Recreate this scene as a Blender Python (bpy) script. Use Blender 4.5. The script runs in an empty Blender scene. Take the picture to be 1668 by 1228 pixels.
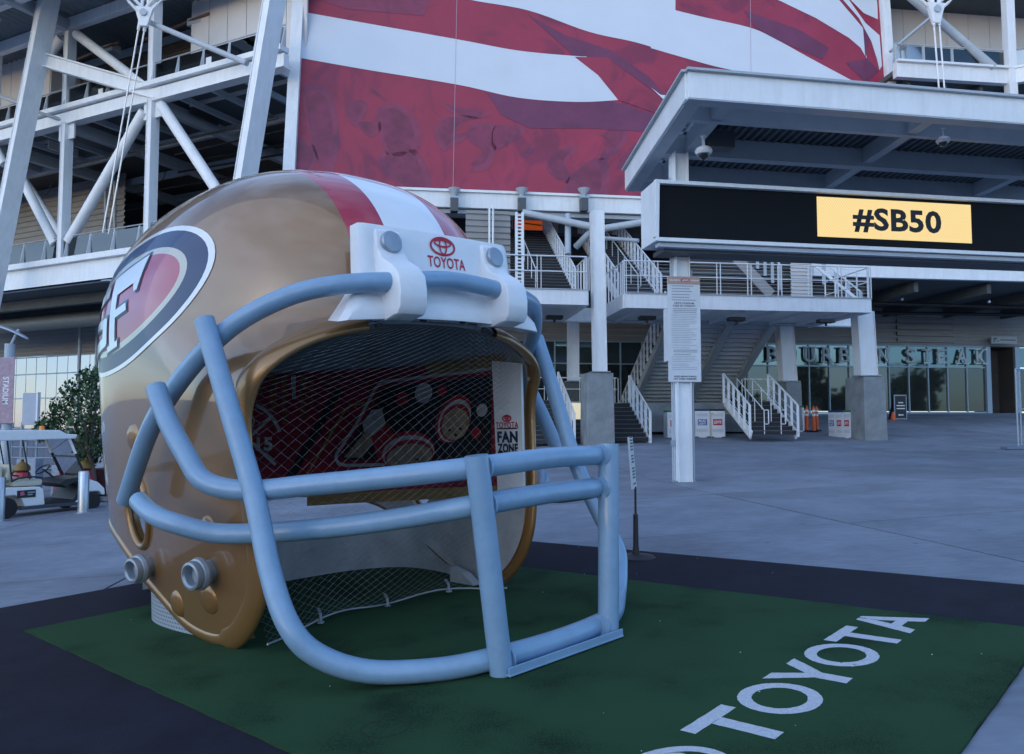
import bpy, bmesh, math, random
from mathutils import Vector, Matrix
random.seed(7)
SC = bpy.context.scene
COL = SC.collection
PI = math.pi
# ---------------------------------------------------------------- camera
FPX, HOR = 1270.0, 76.0
PITCH = math.atan(HOR / FPX)
CP, SP = math.cos(PITCH), math.sin(PITCH)
CAM = Vector((0, 0, 1.6))
cam = bpy.data.cameras.new('camera')
camo = bpy.data.objects.new('camera', cam)
COL.objects.link(camo)
camo.location = CAM
camo.rotation_euler = (PI / 2 + PITCH, 0, 0)
cam.sensor_width = 36
cam.lens = 36 * FPX / 1668
cam.clip_start = 0.05
cam.clip_end = 2000
SC.camera = camo
# ---------------------------------------------------------------- world
W = bpy.data.worlds.new('World')
SC.world = W
W.use_nodes = True
nt = W.node_tree
nt.nodes.clear()
sky = nt.nodes.new('ShaderNodeTexSky')
sky.sky_type = 'NISHITA'
sky.sun_disc = False
SUN_EL, SUN_AZ = math.radians(9), math.radians(215)    # azimuth clockwise from +Y: behind the camera, to the left
sky.sun_elevation = SUN_EL
sky.sun_rotation = SUN_AZ
sky.air_density = 1.0
sky.dust_density = 0.6
sky.ozone_density = 4.5
bg = nt.nodes.new('ShaderNodeBackground')
out = nt.nodes.new('ShaderNodeOutputWorld')
tc = nt.nodes.new('ShaderNodeTexCoord')
mp = nt.nodes.new('ShaderNodeMapping')
mp.inputs['Scale'].default_value = (1.3, 1.3, 4.0)
nz = nt.nodes.new('ShaderNodeTexNoise')
nz.inputs['Scale'].default_value = 1.7
nz.inputs['Detail'].default_value = 7
nz.inputs['Roughness'].default_value = .55
cr = nt.nodes.new('ShaderNodeValToRGB')
cr.color_ramp.elements[0].position = .40
cr.color_ramp.elements[1].position = .68
cr.color_ramp.elements[1].color = (.28, .28, .28, 1)
mx = nt.nodes.new('ShaderNodeMix')
mx.data_type = 'RGBA'
mx.inputs['B'].default_value = (4.2, 5.6, 8.4, 1)
nt.links.new(tc.outputs['Generated'], mp.inputs['Vector'])
nt.links.new(mp.outputs['Vector'], nz.inputs['Vector'])
nt.links.new(nz.outputs['Fac'], cr.inputs['Fac'])
nt.links.new(cr.outputs['Color'], mx.inputs['Factor'])
nt.links.new(sky.outputs['Color'], mx.inputs['A'])
nt.links.new(mx.outputs['Result'], bg.inputs['Color'])
bg.inputs['Strength'].default_value = 0.15
nt.links.new(bg.outputs['Background'], out.inputs['Surface'])
sl = bpy.data.lights.new('sun', 'SUN')
sl.energy = 0.5
sl.angle = math.radians(150)
sl.color = (1, .96, .93)
so = bpy.data.objects.new('sun', sl)
COL.objects.link(so)
sdir = Vector((math.sin(SUN_AZ) * math.cos(SUN_EL), math.cos(SUN_AZ) * math.cos(SUN_EL), math.sin(SUN_EL)))
so.rotation_euler = sdir.to_track_quat('Z', 'Y').to_euler()
so.location = (0, -20, 30)
SC.view_settings.view_transform = 'Standard'
SC.view_settings.look = 'None'
SC.view_settings.exposure = 1.38
SC.view_settings.gamma = 1.0
SC.view_settings.use_curve_mapping = False

# ---------------------------------------------------------------- geometry of the place
def ray(px, py):
    a, b = (px - 834) / FPX, (614 - py) / FPX
    return Vector((a, CP - b * SP, SP + b * CP))
def atY(px, py, Y):
    r = ray(px, py)
    return CAM + r * (Y / r.y)
def onp(px, py, p0, n):
    r = ray(px, py)
    return CAM + r * ((Vector(p0) - CAM).dot(n) / r.dot(n))
def n_(v): return v.normalized()
S0 = n_(ray(1996, 629))
_v = ray(-556, 756)
_v = n_(_v - S0 * _v.dot(S0))
F0 = -_v
N0 = n_(S0.cross(_v))
def gplane(x, y): return 1.6 + (-1.6 - N0.x * x - N0.y * y) / N0.z
def sm(t, a, b):
    t = min(max((t - a) / (b - a), 0), 1)
    return t * t * (3 - 2 * t)
def zg(x, y):
    z = gplane(max(-40, min(x, 9)), y)
    if y <= 16: return z if x < 9 else z + .02 * (min(x, 30) - 9)
    b = 1.0 + (y - 31) * (.092 if y > 31 else .05)
    b = min(b, 2.2)
    w = sm(y, 16, 30) * sm(x, -8, 2)
    if x > 9: z += .02 * (min(x, 30) - 9)
    return z * (1 - w) + b * w
def gp(px, py, h=0.0):
    r = ray(px, py)
    t, s = 1.0, .5
    for i in range(400):
        P = CAM + r * (t + s)
        if P.z < zg(P.x, P.y) + h:
            s *= .5
            if s < 1e-4: break
        else: t += s
    P = CAM + r * t
    return Vector((P.x, P.y, zg(P.x, P.y) + h))
def hdir(az):
    a = math.radians(az)
    return Vector((math.sin(a), math.cos(a), 0))
UP = Vector((0, 0, 1))

# ---------------------------------------------------------------- materials
MATS = {}
def mat(name, col, rough=.6, metal=0, coat=0, var=.08, scale=6, bump=0, bscale=60, emit=None, spec=.5, coatr=.05):
    if name in MATS: return MATS[name]
    m = bpy.data.materials.new(name)
    m.use_nodes = True
    t = m.node_tree
    b = t.nodes['Principled BSDF']
    b.inputs['Roughness'].default_value = rough
    b.inputs['Metallic'].default_value = metal
    b.inputs['Coat Weight'].default_value = coat
    b.inputs['Coat Roughness'].default_value = coatr
    b.inputs['Specular IOR Level'].default_value = spec
    c = (*col, 1)
    b.inputs['Base Color'].default_value = c
    if var:
        tx = t.nodes.new('ShaderNodeTexCoord')
        n1 = t.nodes.new('ShaderNodeTexNoise')
        n1.inputs['Scale'].default_value = scale
        n1.inputs['Detail'].default_value = 8
        n1.inputs['Roughness'].default_value = .65
        r = t.nodes.new('ShaderNodeValToRGB')
        r.color_ramp.elements[0].position = .3
        r.color_ramp.elements[1].position = .72
        r.color_ramp.elements[0].color = (*[max(0, x * (1 - var * 2)) for x in col], 1)
        r.color_ramp.elements[1].color = (*[min(1, x * (1 + var)) for x in col], 1)
        t.links.new(tx.outputs['Object'], n1.inputs['Vector'])
        t.links.new(n1.outputs['Fac'], r.inputs['Fac'])
        t.links.new(r.outputs['Color'], b.inputs['Base Color'])
        rr = t.nodes.new('ShaderNodeMapRange')
        rr.inputs['To Min'].default_value = max(0, rough - .06)
        rr.inputs['To Max'].default_value = min(1, rough + .1)
        t.links.new(n1.outputs['Fac'], rr.inputs['Value'])
        t.links.new(rr.outputs['Result'], b.inputs['Roughness'])
    if bump:
        tx = t.nodes.new('ShaderNodeTexCoord')
        n2 = t.nodes.new('ShaderNodeTexNoise')
        n2.inputs['Scale'].default_value = bscale
        n2.inputs['Detail'].default_value = 4
        bp = t.nodes.new('ShaderNodeBump')
        bp.inputs['Strength'].default_value = bump
        bp.inputs['Distance'].default_value = .01
        t.links.new(tx.outputs['Object'], n2.inputs['Vector'])
        t.links.new(n2.outputs['Fac'], bp.inputs['Height'])
        t.links.new(bp.outputs['Normal'], b.inputs['Normal'])
    if emit:
        b.inputs['Emission Color'].default_value = (*emit[0], 1)
        b.inputs['Emission Strength'].default_value = emit[1]
    MATS[name] = m
    return m
def glass_mat(name, tint=(.8, .9, .95), refl=.25, rough=.02):
    if name in MATS: return MATS[name]
    m = bpy.data.materials.new(name)
    m.use_nodes = True
    t = m.node_tree
    t.nodes.clear()
    o = t.nodes.new('ShaderNodeOutputMaterial')
    tr = t.nodes.new('ShaderNodeBsdfTransparent')
    tr.inputs['Color'].default_value = (*tint, 1)
    gl = t.nodes.new('ShaderNodeBsdfGlossy')
    gl.inputs['Roughness'].default_value = rough
    fr = t.nodes.new('ShaderNodeFresnel')
    fr.inputs['IOR'].default_value = 1.5
    ad = t.nodes.new('ShaderNodeMath')
    ad.operation = 'MULTIPLY_ADD'
    ad.inputs[1].default_value = 1
    ad.inputs[2].default_value = refl * .3
    mxs = t.nodes.new('ShaderNodeMixShader')
    t.links.new(fr.outputs['Fac'], ad.inputs[0])
    t.links.new(ad.outputs['Value'], mxs.inputs['Fac'])
    t.links.new(tr.outputs['BSDF'], mxs.inputs[1])
    t.links.new(gl.outputs['BSDF'], mxs.inputs[2])
    t.links.new(mxs.outputs['Shader'], o.inputs['Surface'])
    MATS[name] = m
    return m
WHITE = mat('white_steel_paint', (.77, .80, .83), .45, var=.04, scale=1.5)
def streaks(m, amt=.12):
    t = m.node_tree; b = t.nodes['Principled BSDF']; src = b.inputs['Base Color'].links[0].from_socket
    tx = t.nodes.new('ShaderNodeTexCoord'); mp_ = t.nodes.new('ShaderNodeMapping'); mp_.inputs['Scale'].default_value = (5, 5, .5)
    n = t.nodes.new('ShaderNodeTexNoise'); n.inputs['Scale'].default_value = 1.2; n.inputs['Detail'].default_value = 7; n.inputs['Roughness'].default_value = .7
    r = t.nodes.new('ShaderNodeMapRange'); r.inputs['From Min'].default_value = .45; r.inputs['From Max'].default_value = .75; r.inputs['To Min'].default_value = 1; r.inputs['To Max'].default_value = 1 - amt * 2
    mm = t.nodes.new('ShaderNodeMix'); mm.data_type = 'RGBA'; mm.blend_type = 'MULTIPLY'; mm.inputs['Factor'].default_value = 1
    t.links.new(tx.outputs['Object'], mp_.inputs['Vector']); t.links.new(mp_.outputs['Vector'], n.inputs['Vector']); t.links.new(n.outputs['Fac'], r.inputs['Value'])
    t.links.new(src, mm.inputs['A']); t.links.new(r.outputs['Result'], mm.inputs['B']); t.links.new(mm.outputs['Result'], b.inputs['Base Color'])
streaks(WHITE, .06)
WHITE2 = mat('white_gloss_plastic', (.78, .80, .82), .28, coat=.4, var=.03)
CREAM = mat('cream_vinyl', (.62, .60, .48), .5, var=.05)
GREYST = mat('grey_steel_paint', (.40, .45, .50), .5, var=.06, scale=2)
DARKST = mat('dark_steel', (.07, .08, .09), .5, var=.1)
BLACK = mat('black_plastic', (.018, .02, .024), .5, var=.1)
SOFFIT = mat('dark_soffit_steel', (.10, .115, .12), .7, var=.12, scale=1)
SIDING = mat('grey_metal_siding', (.28, .275, .275), .55, var=.08, scale=.7)
SIDED = mat('dark_bronze_siding', (.07, .065, .064), .6, var=.12, scale=.7)
PANEL = mat('pale_wall_panel_metal', (.64, .62, .62), .5, var=.04, scale=.5)
CONC = mat('cast_concrete', (.26, .29, .31), .85, var=.18, scale=1.6, bump=.3, bscale=18)
MASKB = mat('blue_grey_tube_paint', (.21, .355, .52),   .34, coat=.25, var=.05, scale=7, bump=.08, bscale=35)
GALV = mat('galvanised_steel', (.34, .40, .47), .42, metal=.5, var=.1)
STAIN = mat('brushed_stainless_steel', (.45, .5, .56), .35, metal=.8, var=.06)
RED = mat('team_red_paint', (.33, .02, .035), .5, var=.04)
REDP = mat('red_print', (.45, .02, .05), .6, var=0)
NAVY = mat('navy_print', (.012, .018, .05), .5, var=0)
WPRINT = mat('white_print', (.75, .77, .8), .5, var=0)
GPRINT = mat('grey_print', (.3, .32, .35), .6, var=0)
BLUEP = mat('blue_print', (.02, .09, .33), .5, var=0)
TREAD = mat('dark_stair_tread', (.03, .032, .04), .8, var=.1)
ORANGE = mat('safety_orange_plastic', (.75, .13, .03), .5, var=.05)
RUBBER = mat('black_rubber', (.02, .02, .022), .8, var=.1)

# ---------------------------------------------------------------- builders
ORI = {}
class MB:
    def __init__(s): s.v = []; s.f = []; s.mi = []; s.cur = 0
    def add(s, vs, fs):
        o = len(s.v)
        s.v += [Vector(v) for v in vs]
        s.f += [tuple(i + o for i in f) for f in fs]
        s.mi += [s.cur] * len(fs)
        return s
    def box(s, c, sz, ax=None):
        c = Vector(c)
        X, Y, Z = ax or (Vector((1, 0, 0)), Vector((0, 1, 0)), UP)
        hx, hy, hz = X * sz[0] / 2, Y * sz[1] / 2, Z * sz[2] / 2
        vs = [c + a * hx + b * hy + d * hz for d in (-1, 1) for b in (-1, 1) for a in (-1, 1)]
        return s.add(vs, [(0, 2, 3, 1), (4, 5, 7, 6), (0, 1, 5, 4), (2, 6, 7, 3), (0, 4, 6, 2), (1, 3, 7, 5)])
    def bar(s, a, b, w, h, up=UP):
        a, b = Vector(a), Vector(b)
        d = n_(b - a)
        x = up.cross(d)
        x = n_(x) if x.length > 1e-4 else Vector((1, 0, 0))
        u = n_(d.cross(x))
        return s.box((a + b) / 2, (w, (b - a).length, h), (x, d, u))
    def ibar(s, a, b, w, h, up=UP, t=.03):
        a, b = Vector(a), Vector(b)
        d = n_(b - a); x = n_(up.cross(d)); u = n_(d.cross(x))
        s.bar(a + u * (h / 2 - t / 2), b + u * (h / 2 - t / 2), w, t, up)
        s.bar(a - u * (h / 2 - t / 2), b - u * (h / 2 - t / 2), w, t, up)
        return s.bar(a, b, t, h - 2 * t - .004, up)
    def tube(s, pts, r, seg=10, caps=True, closed=False):
        pts = [Vector(p) for p in pts]
        n = len(pts)
        rr = r if isinstance(r, (list, tuple)) else [r] * n
        prev = None
        rings = []
        for i, p in enumerate(pts):
            if closed: t = pts[(i + 1) % n] - pts[i - 1]
            else: t = pts[min(i + 1, n - 1)] - pts[max(i - 1, 0)]
            t = n_(t)
            if prev is None:
                x = t.cross(UP)
                if x.length < .05: x = t.cross(Vector((1, 0, 0)))
                x = n_(x)
            else:
                x = n_(prev - t * prev.dot(t))
            prev = x
            y = t.cross(x)
            rings.append([p + (x * math.cos(2 * PI * k / seg) + y * math.sin(2 * PI * k / seg)) * rr[i] for k in range(seg)])
        vs = [v for rg in rings for v in rg]
        fs = []
        for i in range(n if closed else n - 1):
            a, b = i * seg, ((i + 1) % n) * seg
            for k in range(seg):
                k2 = (k + 1) % seg
                fs.append((a + k, a + k2, b + k2, b + k))
        if caps and not closed:
            fs.append(tuple(reversed(range(seg))))
            fs.append(tuple((n - 1) * seg + k for k in range(seg)))
        return s.add(vs, fs)
    def lathe(s, prof, c=(0, 0, 0), ax=UP, seg=20):
        c = Vector(c); ax = n_(Vector(ax))
        x = ax.cross(UP)
        if x.length < .05: x = Vector((1, 0, 0))
        x = n_(x); y = ax.cross(x)
        vs = []
        for r, z in prof:
            for k in range(seg):
                a = 2 * PI * k / seg
                vs.append(c + ax * z + (x * math.cos(a) + y * math.sin(a)) * r)
        fs = []
        for i in range(len(prof) - 1):
            for k in range(seg):
                k2 = (k + 1) % seg
                fs.append((i * seg + k, i * seg + k2, (i + 1) * seg + k2, (i + 1) * seg + k))
        fs.append(tuple(reversed(range(seg))))
        fs.append(tuple((len(prof) - 1) * seg + k for k in range(seg)))
        return s.add(vs, fs)
    def prism(s, poly, vec):
        poly = [Vector(p) for p in poly]; vec = Vector(vec); n = len(poly)
        vs = poly + [p + vec for p in poly]
        fs = [tuple(reversed(range(n))), tuple(range(n, 2 * n))]
        fs += [(i, (i + 1) % n, (i + 1) % n + n, i + n) for i in range(n)]
        return s.add(vs, fs)
    def quad(s, *p): return s.add(p, [tuple(range(len(p)))])
    def grid(s, pts):
        r, c = len(pts), len(pts[0])
        return s.add([p for row in pts for p in row],
                     [(i * c + j, i * c + j + 1, (i + 1) * c + j + 1, (i + 1) * c + j) for i in range(r - 1) for j in range(c - 1)])
    def build(s, name, m, parent=None, smooth=False, bevel=0, recalc=True, kind=None, label=None):
        o_ = ORI.get(parent.name, Vector((0, 0, 0))) if parent else Vector((0, 0, 0))
        me = bpy.data.meshes.new(name)
        me.from_pydata([v - o_ for v in s.v], [], s.f)
        for q in (m if isinstance(m, (list, tuple)) else [m]): me.materials.append(q)
        me.polygons.foreach_set('material_index', s.mi)
        if recalc:
            bm = bmesh.new(); bm.from_mesh(me)
            bmesh.ops.recalc_face_normals(bm, faces=bm.faces)
            bm.to_mesh(me); bm.free()
        if smooth:
            me.polygons.foreach_set('use_smooth', [True] * len(me.polygons))
            me.set_sharp_from_angle(angle=math.radians(40 if smooth is True else smooth))
        o = bpy.data.objects.new(name, me)
        COL.objects.link(o)
        if parent:
            o.parent = parent
            ORI[o.name] = o_
        if bevel:
            md = o.modifiers.new('bevel', 'BEVEL')
            md.width = bevel; md.segments = 2; md.limit_method = 'ANGLE'; md.angle_limit = math.radians(40)
        if kind: o['kind'] = kind
        if label: o['label'] = label
        return o
def thing(name, label, cat, loc=(0, 0, 0), group=None, local=False):
    o = bpy.data.objects.new(name, None)
    o.empty_display_size = .2
    COL.objects.link(o)
    o.location = loc
    ORI[o.name] = Vector((0, 0, 0)) if local else Vector(loc)
    o['label'] = label; o['category'] = cat
    if group: o['group'] = group
    return o
def tag(o, label, cat, group=None):
    o['label'] = label; o['category'] = cat
    if group: o['group'] = group
    return o
def structure(o): o['kind'] = 'structure'; return o
def copy_tree(o, parent=None):
    c = o.copy(); COL.objects.link(c)
    if parent: c.parent = parent
    for ch in list(o.children): copy_tree(ch, c)
    return c
def spline(pts, n=8, closed=False):
    pts = [Vector(p) for p in pts]
    m = len(pts); out_ = []
    rng = range(m if closed else m - 1)
    for i in rng:
        g = lambda k: pts[k % m] if closed else pts[min(max(k, 0), m - 1)]
        p0, p1, p2, p3 = g(i - 1), g(i), g(i + 1), g(i + 2)
        for k in range(n):
            t = k / n
            out_.append(.5 * ((2 * p1) + (p2 - p0) * t + (2 * p0 - 5 * p1 + 4 * p2 - p3) * t * t + (3 * p1 - p0 - 3 * p2 + p3) * t ** 3))
    if not closed: out_.append(pts[-1])
    return out_
def arr_poly(poly, cell, mapf, name, m, parent):
    """2D polygon(s) -> finely cut mesh mapped through mapf(x, y)."""
    bm = bmesh.new()
    for pl in (poly if isinstance(poly[0][0], (list, tuple)) else [poly]):
        bm.faces.new([bm.verts.new((p[0], p[1], 0)) for p in pl])
    return _cut(bm, cell, mapf, name, m, parent)
def _cut(bm, cell, mapf, name, m, parent):
    bmesh.ops.triangulate(bm, faces=bm.faces)
    xs = [v.co.x for v in bm.verts]; ys = [v.co.y for v in bm.verts]
    if cell:
        for ax, lo, hi in ((0, min(xs), max(xs)), (1, min(ys), max(ys))):
            k = math.floor(lo / cell) + 1
            while k * cell < hi:
                co = (k * cell, 0, 0) if ax == 0 else (0, k * cell, 0)
                no = (1, 0, 0) if ax == 0 else (0, 1, 0)
                bmesh.ops.bisect_plane(bm, geom=list(bm.verts) + list(bm.edges) + list(bm.faces), plane_co=co, plane_no=no, dist=1e-6)
                k += 1
    o_ = ORI.get(parent.name, Vector((0, 0, 0))) if parent else Vector((0, 0, 0))
    for v in bm.verts: v.co = Vector(mapf(v.co.x, v.co.y)) - o_
    me = bpy.data.meshes.new(name)
    bm.to_mesh(me); bm.free()
    me.materials.append(m)
    me.polygons.foreach_set('use_smooth', [True] * len(me.polygons))
    ob = bpy.data.objects.new(name, me)
    COL.objects.link(ob)
    if parent:
        ob.parent = parent; ORI[ob.name] = o_
    return ob
_TC = {}
def text_bm(txt, bold=0.0, res=3):
    """normalised text: cap height 1, left edge 0, baseline 0; returns bmesh and width"""
    cu = bpy.data.curves.new('t', 'FONT')
    cu.body = txt; cu.size = 1.0; cu.offset = bold; cu.resolution_u = res; cu.space_character = 1.0 + bold * 1.6
    ob = bpy.data.objects.new('t', cu)
    COL.objects.link(ob)
    bpy.context.view_layer.update()
    dg = bpy.context.evaluated_depsgraph_get()
    me = bpy.data.meshes.new_from_object(ob.evaluated_get(dg))
    bm = bmesh.new(); bm.from_mesh(me)
    bpy.data.objects.remove(ob); bpy.data.curves.remove(cu); bpy.data.meshes.remove(me)
    xs = [v.co.x for v in bm.verts]; x0 = min(xs)
    for v in bm.verts:
        v.co.x = (v.co.x - x0) / .69; v.co.y = v.co.y / .69
    return bm, (max(xs) - x0) / .69
def text_on(txt, mapf, name, m, parent, width=None, height=1.0, bold=0.0, cell=0, cx=0, cy=0, wmul=None):
    """mapf(x, y): x, y in metres about the centre (cx, cy)"""
    bm, w = text_bm(txt, bold)
    sx = (width / w) if width else (height if wmul is None else height * wmul)
    for v in bm.verts:
        v.co.x = (v.co.x - w / 2) * sx + cx
        v.co.y = (v.co.y - .5) * height + cy
    return _cut(bm, cell, mapf, name, m, parent)
# ---------------------------------------------------------------- ground
CONCG = mat('plaza_concrete', (.215, .25, .31), .8, var=.16, scale=.8, bump=.25, bscale=25)
def plaza_mat():
    m = CONCG; t = m.node_tree; b = t.nodes['Principled BSDF']
    src = b.inputs['Base Color'].links[0].from_socket
    tx = t.nodes.new('ShaderNodeTexCoord')
    n1 = t.nodes.new('ShaderNodeTexNoise'); n1.inputs['Scale'].default_value = .22; n1.inputs['Detail'].default_value = 3
    n2 = t.nodes.new('ShaderNodeTexNoise'); n2.inputs['Scale'].default_value = 9; n2.inputs['Detail'].default_value = 10
    mp_ = t.nodes.new('ShaderNodeMapping'); mp_.inputs['Scale'].default_value = (.5, 1.3, 1)
    t.links.new(tx.outputs['Object'], n1.inputs['Vector']); t.links.new(tx.outputs['Object'], mp_.inputs['Vector']); t.links.new(mp_.outputs['Vector'], n2.inputs['Vector'])
    a = t.nodes.new('ShaderNodeMath'); a.operation = 'ADD'
    t.links.new(n1.outputs['Fac'], a.inputs[0]); t.links.new(n2.outputs['Fac'], a.inputs[1])
    r = t.nodes.new('ShaderNodeMapRange'); r.inputs['From Min'].default_value = .7; r.inputs['From Max'].default_value = 1.3
    r.inputs['To Min'].default_value = .82; r.inputs['To Max'].default_value = 1.12
    t.links.new(a.outputs['Value'], r.inputs['Value'])
    mm = t.nodes.new('ShaderNodeMix'); mm.data_type = 'RGBA'; mm.blend_type = 'MULTIPLY'; mm.inputs['Factor'].default_value = 1
    vo = t.nodes.new('ShaderNodeTexVoronoi'); vo.inputs['Scale'].default_value = 1.3; t.links.new(tx.outputs['Object'], vo.inputs['Vector'])
    rs_ = t.nodes.new('ShaderNodeMapRange'); rs_.inputs['From Min'].default_value = .035; rs_.inputs['From Max'].default_value = .06; rs_.inputs['To Min'].default_value = .62; rs_.inputs['To Max'].default_value = 1
    t.links.new(vo.outputs['Distance'], rs_.inputs['Value'])
    m4 = t.nodes.new('ShaderNodeMath'); m4.operation = 'MULTIPLY'; t.links.new(rs_.outputs['Result'], m4.inputs[0]); t.links.new(r.outputs['Result'], m4.inputs[1]); r = m4
    oi = t.nodes.new('ShaderNodeObjectInfo'); r2 = t.nodes.new('ShaderNodeMapRange'); r2.inputs['To Min'].default_value = .90; r2.inputs['To Max'].default_value = 1.07
    m3 = t.nodes.new('ShaderNodeMath'); m3.operation = 'MULTIPLY'; t.links.new(oi.outputs['Random'], r2.inputs['Value']); t.links.new(r2.outputs['Result'], m3.inputs[0]); t.links.new(r.outputs['Value'], m3.inputs[1])
    t.links.new(src, mm.inputs['A']); t.links.new(m3.outputs['Value'], mm.inputs['B'])
    t.links.new(mm.outputs['Result'], b.inputs['Base Color'])
plaza_mat()
g = MB()
NG = 60
def gx(i): 
    u = (i / NG * 2 - 1); return math.copysign(abs(u) ** 3, u) * 700
rows = [[Vector((gx(j), gx(i) + 10, zg(gx(j), gx(i) + 10) - .05)) for j in range(NG + 1)] for i in range(NG + 1)]
g.grid(rows)
GROUND = structure(g.build('ground', CONCG))
PAV = bpy.data.objects.new('pavement', None); COL.objects.link(PAV); PAV['kind'] = 'structure'
JF = MB(); JF.grid([[Vector((-24 + 2.4 * j, -2 + 2.4 * i, zg(-24 + 2.4 * j, -2 + 2.4 * i) - .022)) for j in range(26)] for i in range(21)])
JF.build('joint_filler', mat('dark_joint_filler', (.03, .03, .035), .9, var=.2), PAV, recalc=False)
eR, eD = hdir(82.5), hdir(-7.5)
SL = 4.6
for i in range(-7, 9):
    for j in range(-2, 10):
        a0 = Vector((1.2, 1.0, 0)) + eR * (i * SL) + eD * (j * SL)
        cx_, cy_ = a0 + (eR + eD) * SL / 2, None
        c = a0 + (eR + eD) * (SL / 2)
        if c.y < -4 or abs(c.x) > 8 + c.y * .85: continue
        G = .017
        n = 4
        pts = []
        dz = random.uniform(-.003, .003)
        for b in range(n + 1):
            row = []
            for a in range(n + 1):
                p = a0 + eR * (G + (SL - 2 * G) * a / n) + eD * (G + (SL - 2 * G) * b / n)
                row.append(Vector((p.x, p.y, zg(p.x, p.y) + dz)))
            pts.append(row)
        m_ = MB(); m_.grid(pts)
        rim = pts[0] + [r[-1] for r in pts[1:]] + list(reversed(pts[-1][:-1])) + [r[0] for r in reversed(pts[1:-1])]
        k = len(rim)
        m_.add(rim + [p - Vector((0, 0, .04)) for p in rim], [(q, (q + 1) % k, (q + 1) % k + k, q + k) for q in range(k)])
        m_.build('paving_slab', CONCG, PAV, recalc=False)
# dark painted surround and turf, both in the frame of the turf's own edges
G0 = gp(812, 1095)
def fl(p):   # world -> (u along S0, w along -F0)
    d = p - G0; return d.dot(S0), -d.dot(F0)
def wf(u, w, h): return G0 + S0 * u - F0 * w + N0 * h
A, D, Cc, B_ = [fl(gp(*q)) for q in ((40, 1030), (1293, 1606), (1708, 1030), (660, 903))]
u0, u1 = A[0] * .5 + D[0] * .5, B_[0] * .5 + Cc[0] * .5
w0, w1 = D[1] * .5 + Cc[1] * .5, A[1] * .5 + B_[1] * .5
dl = fl(gp(100, 973))[1]; db = fl(gp(1270, 918))[0]
DARKP = mat('dark_purple_grey_paint', (.018, .0175, .029), .92, var=.2, scale=2.5, bump=.25, bscale=40)
d_ = MB()
P = [(u0 - 6, w0), (db, w0), (db, dl), (u0 - 6, dl)]
d_.prism([wf(u, w, 0) for u, w in P], N0 * .006)
structure(d_.build('painted_border', DARKP))
DARKP.node_tree.nodes['Principled BSDF'].inputs['Specular IOR Level'].default_value = .2
TURF = bpy.data.materials.new('green_artificial_turf'); TURF.use_nodes = True
t = TURF.node_tree; b = t.nodes['Principled BSDF']; b.inputs['Roughness'].default_value = .95; b.inputs['Specular IOR Level'].default_value = .15
tx = t.nodes.new('ShaderNodeTexCoord')
n1 = t.nodes.new('ShaderNodeTexNoise'); n1.inputs['Scale'].default_value = 95; n1.inputs['Detail'].default_value = 8; n1.inputs['Roughness'].default_value = .8
n2 = t.nodes.new('ShaderNodeTexNoise'); n2.inputs['Scale'].default_value = 1.4; n2.inputs['Detail'].default_value = 6
a = t.nodes.new('ShaderNodeMath'); a.operation = 'MULTIPLY_ADD'; a.inputs[1].default_value = 1.0
t.links.new(tx.outputs['Object'], n1.inputs['Vector']); t.links.new(tx.outputs['Object'], n2.inputs['Vector'])
t.links.new(n1.outputs['Fac'], a.inputs[0]); t.links.new(n2.outputs['Fac'], a.inputs[2])
r = t.nodes.new('ShaderNodeValToRGB'); r.color_ramp.elements[0].position = .78; r.color_ramp.elements[1].position = 1.22
r.color_ramp.elements[0].color = (.008, .026, .012, 1); r.color_ramp.elements[1].color = (.028, .076, .034, 1)
t.links.new(a.outputs['Value'], r.inputs['Fac']); t.links.new(r.outputs['Color'], b.inputs['Base Color'])
bp = t.nodes.new('ShaderNodeBump'); bp.inputs['Strength'].default_value = .9; bp.inputs['Distance'].default_value = .012
t.links.new(n1.outputs['Fac'], bp.inputs['Height']); t.links.new(bp.outputs['Normal'], b.inputs['Normal'])
mat_root = thing('turf_mat', 'dark green artificial turf mat under the giant helmet with white lettering', 'turf mat', wf((u0 + u1) / 2, (w0 + w1) / 2, 0))
m_ = MB()
# slightly wavy outline
edge = []
def side(a_, b_, n=40):
    for k in range(n):
        q = k / n; j = random.uniform(-.006, .006)
        edge.append((a_[0] + (b_[0] - a_[0]) * q + j, a_[1] + (b_[1] - a_[1]) * q + j))
side((u0, w0), (u1, w0)); side((u1, w0), (u1, w1)); side((u1, w1), (u0, w1)); side((u0, w1), (u0, w0))
m_.prism([wf(u, w, .006) for u, w in edge], N0 * .014)
m_.build('turf_sheet', TURF, mat_root)
TLET = mat('white_turf_paint', (.58, .62, .68), .95, var=.12, scale=60, bump=.8, bscale=200)
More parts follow.
